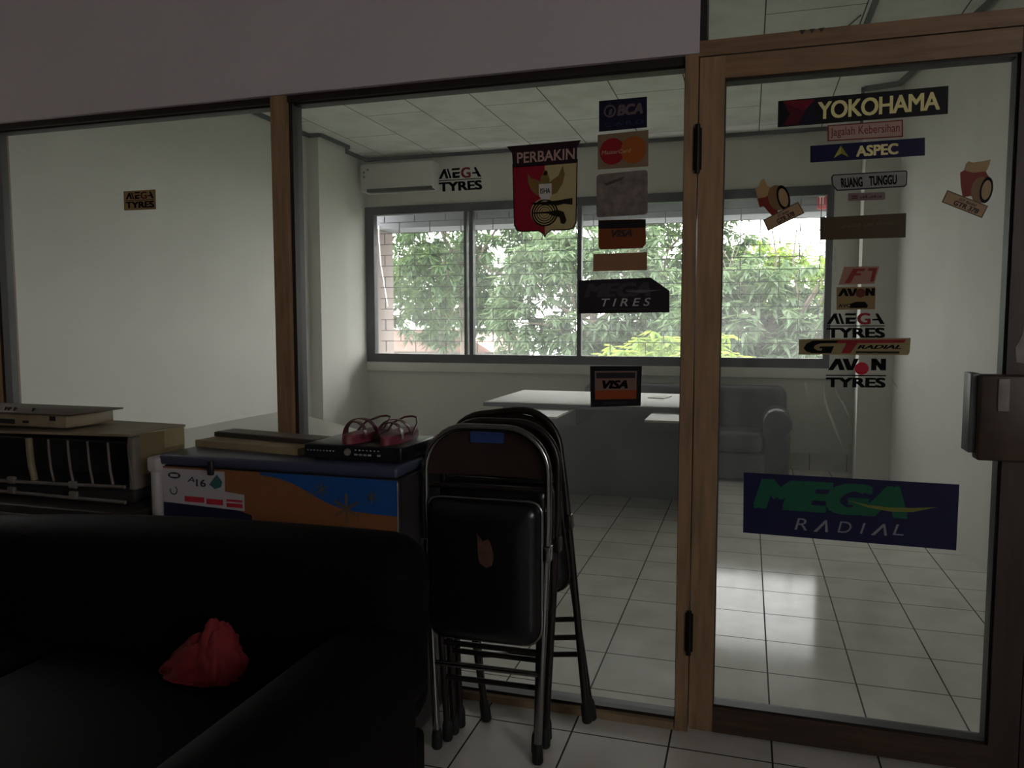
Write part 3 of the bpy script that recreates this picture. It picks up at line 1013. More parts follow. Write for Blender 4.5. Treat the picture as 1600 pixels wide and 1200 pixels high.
tyre_sticker('cut out tyre sticker with red shape tilted to the left of the door glass', ((1192, 344), (1247, 315), (1257, 333), (1200, 361)),
             (1224, 309), (10, 20), -14,
             [(1183, 310), (1198, 302), (1212, 300), (1218, 312), (1214, 338), (1205, 336), (1193, 322), (1187, 324)],
             [(1180, 295), (1186, 291), (1189, 282), (1194, 279), (1199, 291), (1210, 293), (1208, 300), (1196, 308), (1184, 310)], (0.30, 0.78), False)
tyre_sticker('cut out tyre sticker with red shape at the right edge of the door glass', ((1480, 297), (1544, 322), (1534, 341), (1471, 316)),
             (1541, 297), (10, 21), 12,
             [(1500, 270), (1512, 262), (1540, 268), (1545, 276), (1534, 292), (1520, 306), (1504, 308), (1501, 288)],
             [(1509, 256), (1513, 252), (1520, 254), (1536, 252), (1548, 249), (1546, 258), (1541, 268), (1520, 270), (1506, 266)], (0.26, 0.86), True)
sg = sheet_px((1310, 417), (1374, 416), (1374, 443), (1310, 445))
o = sticker('racing_sticker', sg, 'slanted pink sticker with red racing letters on the door glass')
backing(o, sg, ink('race_pink', 'b08a78', 0.5), [(0.14, 1), (1, 1), (0.88, 0), (0, 0)])


def f(mb):
    sg.poly(mb, [(0.36, 0.88), (0.66, 0.88), (0.63, 0.74), (0.46, 0.74), (0.44, 0.62), (0.56, 0.62), (0.54, 0.50), (0.40, 0.50), (0.30, 0.08), (0.16, 0.08)], H2, 0)
    sg.poly(mb, [(0.74, 0.90), (0.95, 0.90), (0.86, 0.12), (0.77, 0.12), (0.84, 0.74), (0.72, 0.74)], H2, 0)


flat(o, 'lettering', ink('race_red', '9a3626', 0.45), f)
sh_ = sheet_px((1307, 449), (1368, 448), (1367, 483), (1307, 484))
o = sticker('tyre_brand_sticker', sh_, 'small square tan sticker with two rows of worn black letters on the door glass')
backing(o, sh_, ink('square_tan', '9c8458', 0.45))


def avon(sx, mb, v0, v1, h, k, kr):
    def q(pts, mi):
        sx.poly(mb, [(a, v0 + (v1 - v0) * b) for a, b in pts], h, mi)
    q([(0.03, 0), (0.11, 0), (0.20, 0.72), (0.22, 0.72), (0.235, 0.5), (0.18, 0.0), (0.255, 0), (0.31, 1), (0.15, 1)], k) if False else None
    q([(0.03, 0.0), (0.12, 0.0), (0.215, 0.70), (0.215, 1.0), (0.155, 1.0)], k)
    q([(0.155, 1.0), (0.235, 1.0), (0.315, 0.0), (0.225, 0.0), (0.185, 0.62)], k)
    q([(0.27, 1.0), (0.365, 1.0), (0.415, 0.35), (0.415, 0.0), (0.35, 0.0)], k)
    q([(0.415, 0.35), (0.46, 1.0), (0.54, 1.0), (0.45, 0.0), (0.415, 0.0)], k)
    q([(0.745, 0), (0.745, 1), (0.83, 1), (0.83, 0)], k)
    q([(0.90, 0), (0.90, 1), (0.985, 1), (0.985, 0)], k)
    q([(0.745, 1), (0.83, 1), (0.985, 0), (0.90, 0)], k)


def f(mb):
    avon(sh_, mb, 0.60, 0.94, H2, 0, 1)
    sh_.ell(mb, 0.62, 0.73, 0.13, 0.2, H3, 1, 20)
    sh_.text(mb, 'AVON', 0.05, 0.50, 0.10, 0.26, H2, 0, 0.02)
    sh_.poly(mb, [(0.35, 0.06), (0.36, 0.26), (0.50, 0.34), (0.74, 0.34), (0.82, 0.18), (0.80, 0.06)], H2, 0)


flat(o, 'lettering', [BLACK, ink('worn_red', '6c2a1c', 0.4)], f)
si = sheet_px((1292, 489), (1382, 489), (1383, 528), (1291, 528))
o = sticker('tyre_brand_sticker', si, 'cut out black lettering with a bright red G on the door glass')
flat(o, 'lettering', [BLACK, ink('bright_red', 'a8142c', 0.5)], lambda mb: mega_logo(si, mb))
sj = sheet_px((1248, 530), (1423, 528), (1421, 555), (1248, 554))
o = sticker('tyre_brand_sticker', sj, 'wide tan sticker with big black G and red T on the door glass')
backing(o, sj, ink('wide_tan', 'a3946a', 0.45), [(0, 1), (1, 1), (1, 0.15), (0.985, 0), (0, 0)])


def f(mb):
    sj.poly(mb, [(0.045, 0.42), (0.07, 0.70), (0.13, 0.90), (0.36, 0.90), (0.35, 0.74), (0.20, 0.72), (0.15, 0.60), (0.14, 0.42), (0.17, 0.28), (0.21, 0.25), (0.22, 0.40), (0.19, 0.40), (0.195, 0.52), (0.325, 0.54), (0.30, 0.10), (0.12, 0.10), (0.07, 0.20)], H2, 0)
    sj.poly(mb, [(0.345, 0.92), (0.96, 0.92), (0.945, 0.72), (0.535, 0.72), (0.475, 0.10), (0.395, 0.10), (0.435, 0.72), (0.33, 0.72)], H2, 1)
    sj.text(mb, 'RADIAL', 0.535, 0.925, 0.37, 0.61, H2, 0, 0.045, 0.3)
    sj.rect(mb, 0.525, 0.91, 0.09, 0.22, H2, 2)


flat(o, 'lettering', [BLACK, ink('t_red', 'a0202a', 0.45), ink('bar_brown', '1c100a', 0.1)], f)
sk = sheet_px((1291, 559), (1386, 559), (1385, 606), (1290, 605))
o = sticker('tyre_brand_sticker', sk, 'cut out black lettering with a round red dot on the door glass')


def f(mb):
    avon(sk, mb, 0.58, 0.97, H2, 0, 1)
    sk.ell(mb, 0.59, 0.64, 0.115, 0.21, H3, 1, 30)
    sk.rect(mb, 0.0, 0.99, 0.385, 0.425, H2, 0)
    sk.text(mb, 'TYRES', 0.0, 0.985, 0.0, 0.335, H2, 0, 0.05)


flat(o, 'lettering', [BLACK, ink('dot_red', 'b0182e', 0.5)], f)
sl = sheet_px((1162, 738), (1499, 757), (1494, 860), (1161, 832))
o = sticker('tyre_brand_sticker', sl, 'large navy blue sticker with green letters low on the door glass')
backing(o, sl, ink('big_navy', '10164e', 0.45))
flat(o, 'lettering', [ink('big_green', '187052', 0.5), ink('big_white', 'b0b0b4', 0.55)], lambda mb: (
    sl.text(mb, 'MEGA', 0.05, 0.78, 0.42, 0.92, H2, 0, 0.075, 0.22),
    sl.text(mb, 'R', 0.255, 0.315, 0.12, 0.31, H2, 1, -0.004, 0.2),
    sl.poly(mb, [(0.345, 0.11), (0.362, 0.11), (0.405, 0.27), (0.40, 0.31)], H2, 1), sl.poly(mb, [(0.40, 0.31), (0.41, 0.31), (0.415, 0.12), (0.402, 0.12)], H2, 1),
    sl.text(mb, 'D', 0.46, 0.525, 0.13, 0.31, H2, 1, -0.004, 0.2),
    sl.text(mb, 'I', 0.565, 0.59, 0.14, 0.31, H2, 1, -0.004, 0.2),
    sl.poly(mb, [(0.615, 0.13), (0.632, 0.13), (0.675, 0.28), (0.67, 0.32)], H2, 1), sl.poly(mb, [(0.67, 0.32), (0.68, 0.32), (0.69, 0.14), (0.677, 0.14)], H2, 1),
    sl.text(mb, 'L', 0.715, 0.765, 0.16, 0.33, H2, 1, -0.004, 0.2)))
flat(o, 'swoosh', ink('swoosh_yellow', '8a9040', 0.5), lambda mb: sl.poly(mb, [(0.51, 0.645), (0.60, 0.56), (0.70, 0.52), (0.80, 0.535), (0.91, 0.64), (0.80, 0.60), (0.70, 0.585), (0.60, 0.60)], H3))

# ------------------------------------------------------------------ inside the waiting room
# air conditioner on the back wall
AC = thing('wall_air_conditioner', (-3.27, YB - 0.1, 2.54), 'white wall air conditioner mounted above the left end of the window', 'air conditioner')
ACW = mat('aged_white_plastic', 'd2d0ca', 0.45, var=0.03)
mb = MB(); mb.rbox(-3.655, -2.885, YB - 0.19, YB - 0.001, 2.545, 2.815, 0.025, 3); mb.build('casing', ACW, AC)
mb = MB(); mb.box(-3.575, -2.895, YB - 0.194, YB - 0.12, 2.540, 2.570); mb.build('air_outlet', mat('dark_vent', '34342f', 0.6), AC)
mb = MB(); mb.rbox(-3.58, -2.90, YB - 0.20, YB - 0.188, 2.572, 2.585, 0.004, 2); mb.build('louver', ACW, AC)
mb = MB()
for x, z in ((-3.605, 2.73), (-3.565, 2.755), (-3.605, 2.69)):
    mb.lathe([(0.0, -0.004), (0.012, -0.003), (0.012, 0.0)], (x, YB - 0.190, z), 12, axis='y')
mb.build('indicator', mat('grey_indicator', '6c6b66', 0.5), AC)

# desk
DSK = thing('office_desk', (-0.97, 5.33, 0), 'white topped desk with dark grey panels below the window', 'desk')
DG = mat('dark_blue_grey_laminate', '6a6e7a', 0.5, var=0.08, scale=3)
DTOP = mat('white_desk_laminate', 'c2bdb6', 0.45, spec=0.2, var=0.03)
mb = MB(); mb.rbox(-1.68, -0.26, 4.87, 5.82, 0.722, 0.75, 0.006, 2); mb.build('desktop', DTOP, DSK)
mb = MB(); mb.box(-1.682, -0.258, 4.865, 4.872, 0.720, 0.745); mb.build('edge_band', DG, DSK)
mb = MB(); mb.box(-1.56, -0.34, 5.60, 5.62, 0.0, 0.722); mb.build('modesty_panel', DG, DSK)
for x in (-1.62, -0.36):
    mb = MB(); mb.box(x, x + 0.03, 5.1, 5.78, 0.0, 0.722); mb.build('side_panel', DG, DSK)
for x0, x1 in ((-1.43, -1.08), (-0.56, -0.33)):
    mb = MB(); mb.box(x0, x1, 4.45, 4.95, 0.704, 0.716); p = mb.build('pull_out_shelf', DTOP, DSK)
    mb = MB(); mb.box(x0, x1, 5.0, 5.60, 0.60, 0.722); mb.build('drawer_box', DG, DSK)
mb = MB(); mb.add([], [])
mb = MB(); mb.prism([(-0.66, 5.42), (-0.545, 5.38), (-0.51, 5.58), (-0.625, 5.62)], 0.7502, 0.756, axis='z')
tag(mb.build('paper_sheet', mat('white_paper', 'f0eee8', 0.7), loc=(-0.58, 5.5, 0.75)), 'small white sheet of paper lying on the desk top', 'paper')

# sofa inside
LEA = mat('dark_grey_leather', '504e56', 0.3, var=0.12, scale=4, bump=0.1, bscale=40)


def sofa(root, x0, x1, y0, y1, m, seat_z, back_z, arm_z, arm_w, back_t, front_low_y=True, fnback=None, roll=0.05):
    """front faces -y; back along y1"""
    mb = MB(); mb.rbox(x0 + 0.03, x1 - 0.03, y0 + 0.03, y1 - 0.03, 0.02, seat_z - 0.16, 0.02, 2); mb.build('base', m, root)
    mb = MB(); mb.rbox(x0 + 0.01, x1 - 0.01, y1 - back_t, y1, seat_z - 0.14, back_z, 0.085, 5, fn=fnback, sub=6); mb.build('backrest', m, root)
    n = max(1, round((x1 - x0 - 2 * arm_w) / 0.62))
    w = (x1 - x0 - 2 * arm_w) / n
    for k in range(n):
        mb = MB(); mb.rbox(x0 + arm_w + k * w + 0.004, x0 + arm_w + (k + 1) * w - 0.004, y0, y1 - back_t + 0.03, seat_z - 0.158, seat_z, 0.045, 4)
        mb.build('seat_cushion', m, root)
    for a0 in (x0, x1 - arm_w):
        mb = MB(); mb.rbox(a0, a0 + arm_w, y0 + 0.01, y1 - back_t * 0.6, 0.03, arm_z, roll, 4)
        c = a0 + arm_w / 2
        mb.tube([(c, y0 + 0.0, arm_z - arm_w * 0.42), (c, y0 + 0.012, arm_z - arm_w * 0.42), (c, y1 - back_t * 0.7, arm_z - arm_w * 0.42)], [arm_w * 0.50, arm_w * 0.56, arm_w * 0.56], 20)
        mb.build('armrest', m, root)


INS = thing('leather_sofa', (-0.55, 6.7, 0), 'dark grey leather sofa against the back wall beside the desk', 'sofa')
sofa(INS, -1.42, 0.335, 6.36, 7.06, LEA, 0.40, 0.74, 0.56, 0.20, 0.26)

# white table by the partition
TB = thing('white_table', (-2.1, 3.1, 0), 'white low table behind the left pane with an angled corner', 'table')
mb = MB(); mb.prism([(-2.66, 2.56), (-1.40, 2.56), (-1.40, 3.06), (-1.80, 3.38), (-2.65, 4.04)], 0.722, 0.75, axis='z'); mb.build('tabletop', mat('white_table_laminate', 'd4d0c8', 0.35, var=0.03), TB)
for x, y in ((-2.60, 2.62), (-1.46, 2.62), (-2.60, 3.9), (-1.50, 3.04)):
    mb = MB(); mb.box(x - 0.02, x + 0.02, y - 0.02, y + 0.02, 0, 0.722); mb.build('leg', DG, TB)

# ------------------------------------------------------------------ dim front room
# folding chairs
CHROME = mat('dull_chrome_tube', '8f8d8c', 0.22, 1.0, var=0.1)
DARKTUBE = mat('dark_painted_tube', '2a2422', 0.35, 0.5, var=0.1)
VINYL = mat('black_seat_vinyl', '101014', 0.28, var=0.1, bump=0.06, bscale=12)
BACKV = mat('dark_brown_back_panel', '2a1c18', 0.4, var=0.2, scale=8)
RUB = mat('black_rubber_foot', '0c0c0c', 0.7)


def cushion(mb, w, z0, z1, r, y, depth, mi=0, pinch=0.0):
    loops = []
    for k, (ins, d) in enumerate(((0.0, 0.0), (0.0, -0.35), (0.012, -0.75), (0.03, -0.93), (0.07, -1.0))):
        zc = (z0 + z1) / 2
        pts = rrect(-w + ins, w - ins, z0 + ins, z1 - ins, [max(0.012, q - ins * 0.6) for q in r], 6)
        loops.append([(x, y + depth * d, z) for x, z in pts])
    n = len(loops[0])
    vs = [p for l in loops for p in l]
    fs = []
    for i in range(len(loops) - 1):
        for k in range(n):
            fs.append((i * n + k, i * n + (k + 1) % n, (i + 1) * n + (k + 1) % n, (i + 1) * n + k))
    fs.append(tuple(range(n - 1, -1, -1)))
    fs.append(tuple((len(loops) - 1) * n + k for k in range(n)))
    mb.add(vs, fs, mi, True)


def arch(top, hw_t, hw_b, z_b, r, zt=0.70, y=0.0, yb=None, n=8):
    """one side foot -> up -> over -> other foot"""
    yb = y if yb is None else yb
    L = [(-hw_b, yb, z_b), (-hw_b - (hw_t - hw_b) * 0.5, (y + yb) / 2, z_b + (zt - z_b) * 0.5), (-hw_t, y, zt)]
    L += [(-hw_t + r - r * math.cos(PI / 2 * i / n), y, top - r + r * math.sin(PI / 2 * i / n)) for i in range(n + 1)]
    return L + [(-x, b, c) for x, b, c in L[::-1]]


def folding_chair(loc, lean, yaw, label, hw=0.195, hb=0.155, top=0.985, tubem=CHROME, seat=(0.36, 0.765), rear_b=0.14, rear_y=0.05, rear_piv=0.62, legs_front=False, tear=False, tagm=False, roll=0.0):
    t = thing('folding_chair', loc, label, 'chair', 'folding chairs stacked against the glass', rot=(lean, roll, yaw))
    R_ = 0.0115
    mb = MB(); mb.tube(arch(top - R_, hw - R_, hb, 0.03, 0.125), R_, 12); mb.build('back_frame', tubem, t, local=True)
    for sx in (-1, 1):
        mb = MB(); mb.lathe([(0.0125, 0.06), (0.0155, 0.045), (0.0165, 0.006), (0.013, 0.0)], (sx * hb, 0, 0), 14); mb.build('rubber_foot', RUB, t, local=True)
    # back panel (slightly curved sheet)
    mb = MB()
    zt, zb = top - 0.022, 0.832
    cols = 12
    vs = []
    for j in range(7):
        for i in range(cols + 1):
            u = -1 + 2 * i / cols
            z = zb + (zt - zb) * j / 6
            half = hw - 0.018
            rr = 0.11
            dz_ = z - (zt - rr)
            if dz_ > 0:
                half = half - rr + math.sqrt(max(0, rr * rr - dz_ * dz_))
            vs.append((u * half, 0.004 + 0.012 * (1 - u * u), z))
    n0 = len(vs)
    vs2 = vs + [(x, y + 0.006, z) for x, y, z in vs]
    fs = []
    for j in range(6):
        for i in range(cols):
            a = j * (cols + 1) + i
            fs.append((a, a + 1, a + cols + 2, a + cols + 1))
            fs.append((n0 + a, n0 + a + cols + 1, n0 + a + cols + 2, n0 + a + 1))
    rim = [i for i in range(cols + 1)] + [j * (cols + 1) + cols for j in range(1, 7)] + [6 * (cols + 1) + i for i in range(cols - 1, -1, -1)] + [j * (cols + 1) for j in range(5, 0, -1)]
    for a, b in zip(rim, rim[1:] + rim[:1]):
        fs.append((a, b, n0 + b, n0 + a))
    mb.add(vs2, fs, 0, True)
    mb.build('backrest', BACKV, t, local=True)
    if tagm:
        mb = MB(); mb.box(-0.045, 0.052, -0.0005, 0.014, 0.930, 0.960); mb.build('blue_label', mat('blue_chair_label', '20346a', 0.5), t, local=True)
    # seat folded up, chrome rim, under brace
    s0, s1 = seat
    w = 0.165
    mb = MB(); cushion(mb, w, s0, s1, (0.03, 0.03, 0.05, 0.05), -0.012, 0.04); st = mb.build('seat', VINYL, t, local=True)
    if tear:
        base = [(-0.022, 0.690), (-0.004, 0.668), (0.012, 0.676), (0.020, 0.660), (0.028, 0.628), (0.022, 0.600), (0.004, 0.592), (-0.016, 0.606), (-0.020, 0.640)]
        mb = MB(); mb.prism([(x + 0.012, z - 0.01) for x, z in base], -0.0535, -0.0515)
        mb.build('torn_patch', mat('brown_torn_foam', '4a2c20', 0.9, var=0.3, scale=60), st, local=True)
    mb = MB(); mb.tube([(x, -0.014, z) for x, z in rrect(-w - 0.004, w + 0.004, s0 - 0.004, s1 + 0.004, (0.034, 0.034, 0.054, 0.054), 6)], 0.0065, 8, closed=True)
    mb.build('seat_rim', tubem, t, local=True)
    # second leg frame with its stretchers
    RB = 0.010
    hp = hw - 0.034
    for sx in (-1, 1):
        mb = MB()
        mb.tube([(sx * hp, 0.018, rear_piv), (sx * (hp + (rear_b - hp) * 0.45), 0.018 + (rear_y - 0.018) * 0.45, rear_piv * 0.55), (sx * rear_b, rear_y, 0.03)], RB, 12)
        lg = mb.build('leg', DARKTUBE, t, local=True)
        mb = MB(); mb.lathe([(0.0115, 0.065), (0.015, 0.05), (0.0165, 0.006), (0.013, 0.0)], (sx * rear_b, rear_y, 0), 14)
        mb.build('rubber_foot', RUB, lg, local=True)
        mb = MB(); mb.rbox(sx * (hw - 0.012) - 0.012, sx * (hw - 0.012) + 0.012, -0.02, 0.02, 0.60, 0.645, 0.004, 2); mb.build('hinge_plate', tubem, t, local=True)

    def at(zz):
        k = (rear_piv - zz) / (rear_piv - 0.03)
        return hp + (rear_b - hp) * k, 0.018 + (rear_y - 0.018) * k
    for zz in (0.315, 0.205):
        x, y = at(zz)
        mb = MB(); mb.tube([(-x, y, zz), (x, y, zz)], 0.0085, 10); mb.build('stretcher', DARKTUBE, t, local=True)
    zz = 0.265
    xx = hb + (hw - R_ - hb) * zz / 0.7
    mb = MB(); mb.tube([(-xx, 0, zz), (xx, 0, zz)], 0.0085, 10); mb.build('stretcher', tubem, t, local=True)
    zz = 0.80
    mb = MB(); mb.tube([(-hw + R_, 0.004, zz - 0.0), (hw - R_, 0.004, zz)], 0.008, 10); mb.build('stretcher', DARKTUBE, t, local=True)
    return t


folding_chair((-0.711, 2.075, 0), 0.0, 0.03, 'front folding chair of the stack with torn black seat and chrome frame', tear=True, tagm=True)
folding_chair((-0.702, 2.165, 0), -0.015, 0.02, 'middle folding chair of the stack half hidden behind the torn one', seat=(0.40, 0.80), top=0.99, tubem=DARKTUBE, rear_b=0.14, rear_y=0.045, hw=0.19, hb=0.145)
folding_chair((-0.610, 2.262, 0.024), -0.03, 0.0, 'rearmost folding chair leaning sideways with its leg out to the right', seat=(0.42, 0.80), top=0.99, tubem=DARKTUBE, hb=0.165, rear_b=0.175, rear_y=0.02, rear_piv=0.64, roll=-0.135)

# freezer with its clutter
FRZ = thing('chest_freezer', (-1.38, 2.16, 0), 'chest freezer with orange and blue printed front behind the sofa', 'freezer')
fx0, fx1, fy_0, fy_1 = -1.73, -0.925, 1.95, 2.365
FD = mat('freezer_dark_side', '2a2628', 0.4, var=0.1)
mb = MB(); mb.rbox(fx0, fx1, fy_0, fy_1, 0.03, 0.835, 0.012, 2); mb.build('cabinet', FD, FRZ)
mb = MB(); mb.box(fx1 - 0.001, fx1 + 0.003, fy_0 + 0.01, fy_1 - 0.01, 0.05, 0.83); mb.build('side_panel', FD, FRZ)
mb = MB(); mb.rbox(fx0 + 0.0, fx1, fy_0 - 0.01, fy_1, 0.837, 0.870, 0.01, 3); mb.build('lid', mat('freezer_lid_blue_grey', '3a3e52', 0.35, var=0.08), FRZ)
mb = MB(); mb.rbox(fx0 - 0.026, fx0 + 0.004, fy_0 - 0.02, fy_0 + 0.06, 0.66, 0.845, 0.010, 3); mb.build('corner_trim', mat('freezer_corner_plastic', 'a8a29e', 0.45), FRZ)
mb = MB(); mb.rbox(fx0 - 0.032, fx0 + 0.010, fy_0 - 0.026, fy_0 + 0.10, 0.815, 0.862, 0.010, 3); mb.build('lid_hinge_cap', mat('freezer_corner_plastic', 'a8a29e', 0.45), FRZ)
sf = Sheet((fx0 + 0.008, fy_0 - 0.001, 0.832), (fx1 - 0.004, fy_0 - 0.001, 0.832), (fx1 - 0.004, fy_0 - 0.001, 0.55), (fx0 + 0.008, fy_0 - 0.001, 0.55), NEG)
PAINT = dict(orange=mat('freezer_orange', '815232', 0.4), blue=mat('freezer_blue', '1c4a86', 0.4), navy=mat('freezer_navy', '1e2238', 0.4), label=mat('freezer_label_white', 'aaa6a6', 0.5),
             red=mat('freezer_label_red', 'b02838', 0.5), ink=mat('freezer_label_ink', '20202a', 0.5), teal=mat('freezer_label_teal', '2e5a58', 0.5), flake=mat('freezer_flake', '62503e', 0.4))


def f(mb):
    sf.rect(mb, 0.0, 1.0, 0.0, 1.0, 0.0006, 0, 0.0008)


mb = MB(); f(mb); mb.build('front_graphic', PAINT['orange'], FRZ)


def f(mb):
    # blue wave at upper right, navy band at left bottom
    top = [(0.44, 1.0), (1.0, 1.0), (1.0, 0.64)]
    wave = [(1.0 - 0.56 * i / 14, 0.64 + 0.34 * (1 / (1 + math.exp(-9 * (i / 14 - 0.62)))) ) for i in range(1, 15)]
    sf.poly(mb, top + wave, 0.0010, 0)


flat(FRZ, 'blue_wave', PAINT['blue'], f)
flat(FRZ, 'base_band', PAINT['navy'], lambda mb: sf.poly(mb, [(0.0, 0.60), (0.30, 0.60), (0.40, 0.53), (0.42, 0.0), (0.0, 0.0)], 0.0008))


def f(mb):
    for cu, cv, s in ((0.80, 0.68, 0.055), (0.70, 0.86, 0.026), (0.655, 0.79, 0.022), (0.90, 0.82, 0.024)):
        for k in range(6):
            a = PI / 6 + k * PI / 3
            du, dv = math.cos(a) * s, math.sin(a) * s * 2.8
            nu, nv = -math.sin(a) * s * 0.09, math.cos(a) * s * 0.09 * 2.8
            sf.poly(mb, [(cu + nu, cv + nv), (cu + du + nu, cv + dv + nv), (cu + du - nu, cv + dv - nv), (cu - nu, cv - nv)], 0.0014)
            for q in (0.5, 0.75):
                b = a + 0.9
                sf.poly(mb, [(cu + du * q, cv + dv * q), (cu + du * q + math.cos(b) * s * 0.3, cv + dv * q + math.sin(b) * s * 0.84), (cu + du * (q + 0.1), cv + dv * (q + 0.1))], 0.0014)


flat(FRZ, 'snowflake', PAINT['flake'], f)


def f(mb):
    sf.poly(mb, [(0.0, 0.98), (0.285, 0.98), (0.285, 0.765), (0.37, 0.745), (0.37, 0.57), (0.0, 0.605)], 0.0014, 0)
    sf.ell(mb, 0.055, 0.905, 0.030, 0.036, 0.0018, 2, 20)
    sf.rect(mb, 0.037, 0.073, 0.89, 0.92, 0.0022, 0)
    sf.ell(mb, 0.05, 0.74, 0.018, 0.05, 0.0018, 2, 18, hole=0.75, a0=-200, a1=60)
    sf.text(mb, 'A', 0.115, 0.15, 0.845, 0.90, 0.0018, 2, 0.02, 0.2)
    sf.text(mb, '16', 0.155, 0.20, 0.80, 0.88, 0.0018, 2, 0.03)
    sf.poly(mb, [(0.215, 0.83), (0.25, 0.945), (0.275, 0.87), (0.268, 0.81), (0.24, 0.785)], 0.0018, 3)
    sf.rect(mb, 0.10, 0.19, 0.625, 0.685, 0.0018, 1)
    sf.rect(mb, 0.20, 0.275, 0.615, 0.675, 0.0018, 1)
    sf.rect(mb, 0.29, 0.362, 0.60, 0.645, 0.0018, 1)
    sf.rect(mb, 0.29, 0.362, 0.66, 0.685, 0.0018, 1)


flat(FRZ, 'label', [PAINT['label'], PAINT['red'], PAINT['ink'], PAINT['teal']], f)
mb = MB(); mb.rbox(-1.545, -1.525, 1.928, 1.942, 0.815, 0.862, 0.005, 2); mb.build('lock', mat('black_freezer_lock', '0e0e10', 0.5), FRZ)


# flat panels and recorder on the freezer lid
def rot2(c, a, pts):
    ca, sa = math.cos(a), math.sin(a)
    return [(c[0] + x * ca - y * sa, c[1] + x * sa + y * ca) for x, y in pts]


CARD = mat('stained_beige_plastic', '8a7a5c', 0.6, var=0.25, scale=10)
CARD2 = mat('yellowed_plastic', '8c7e5c', 0.55, var=0.2, scale=8)
DKB = mat('dark_board', '2c2620', 0.6, var=0.2)
FB = thing('flat_box', (-1.52, 2.17, 0.871), 'flat beige box lying on the freezer lid', 'box')
mb = MB(); mb.prism(rot2((-1.50, 2.16), -0.13, [(-0.20, -0.10), (0.22, -0.10), (0.22, 0.11), (-0.20, 0.11)]), 0.871, 0.893, axis='z'); mb.build('body', CARD, FB)
mb = MB(); mb.prism(rot2((-1.50, 2.16), -0.13, [(0.10, -0.104), (0.22, -0.104), (0.22, -0.1), (0.10, -0.1)]), 0.872, 0.892, axis='z'); mb.build('end_flap', CARD2, FB)
FP = thing('dark_board_panel', (-1.48, 2.18, 0.8935), 'narrow dark board on top of the beige box on the freezer', 'board')
mb = MB(); mb.prism(rot2((-1.50, 2.19), -0.17, [(-0.20, -0.05), (0.235, -0.05), (0.235, 0.04), (-0.20, 0.04)]), 0.8935, 0.908, axis='z'); mb.build('panel', DKB, FP)
mb = MB(); mb.prism(rot2((-1.50, 2.19), -0.17, [(-0.195, -0.045), (0.23, -0.045), (0.23, 0.035), (-0.195, 0.035)]), 0.908, 0.910, axis='z'); mb.build('faded_face', mat('faded_board_face', '5a5046', 0.5, var=0.2), FP)

DVR = thing('video_recorder', (-1.08, 2.1, 0.871), 'slim black video recorder on the freezer lid under the sandals', 'recorder')
dx0, dx1, dy0, dy1, dz0, dz1 = -1.245, -0.932, 1.985, 2.235, 0.876, 0.918
mb = MB(); mb.rbox(dx0, dx1, dy0, dy1, dz0, dz1, 0.004, 2); mb.build('case', mat('black_recorder_case', '16151a', 0.3, 0.3, var=0.1), DVR)
mb = MB(); mb.box(dx0 + 0.004, dx1 - 0.004, dy0 - 0.003, dy0 + 0.001, dz0 + 0.003, dz1 - 0.003); mb.build('front_panel', mat('recorder_front', '0a0b12', 0.2), DVR)
mb = MB(); mb.lathe([(0.0, -0.007), (0.009, -0.007), (0.0105, 0.0)], (-1.100, dy0 - 0.003, 0.900), 20, axis='y'); mb.build('dial', mat('silver_dial', 'a09c98', 0.3, 0.7), DVR)
BTN = mat('recorder_buttons', '9a96a0', 0.4)
for x0, x1, z0, z1 in [(-1.076 + k * 0.012, -1.072 + k * 0.012, 0.905, 0.908) for k in range(7)] + [(-1.078 + k * 0.0145, -1.068 + k * 0.0145, 0.891, 0.896) for k in (0, 1, 2, 3, 5)] + [(-1.232 + k * 0.0105, -1.2275 + k * 0.0105, 0.899, 0.902) for k in range(9)]:
    mb = MB(); mb.box(x0, x1, dy0 - 0.0045, dy0 - 0.0025, z0, z1); mb.build('button', BTN, DVR)
for x in (dx0 + 0.03, dx1 - 0.03):
    for y in (dy0 + 0.03, dy1 - 0.03):
        mb = MB(); mb.lathe([(0.012, 0.0), (0.012, 0.0055)], (x, y, 0.8705), 12); mb.build('foot', RUB, DVR)

MARN = mat('maroon_sandal_rubber', '6a2832', 0.5, var=0.1)
MAR2 = mat('maroon_sandal_strap', '4a1620', 0.35, var=0.1)


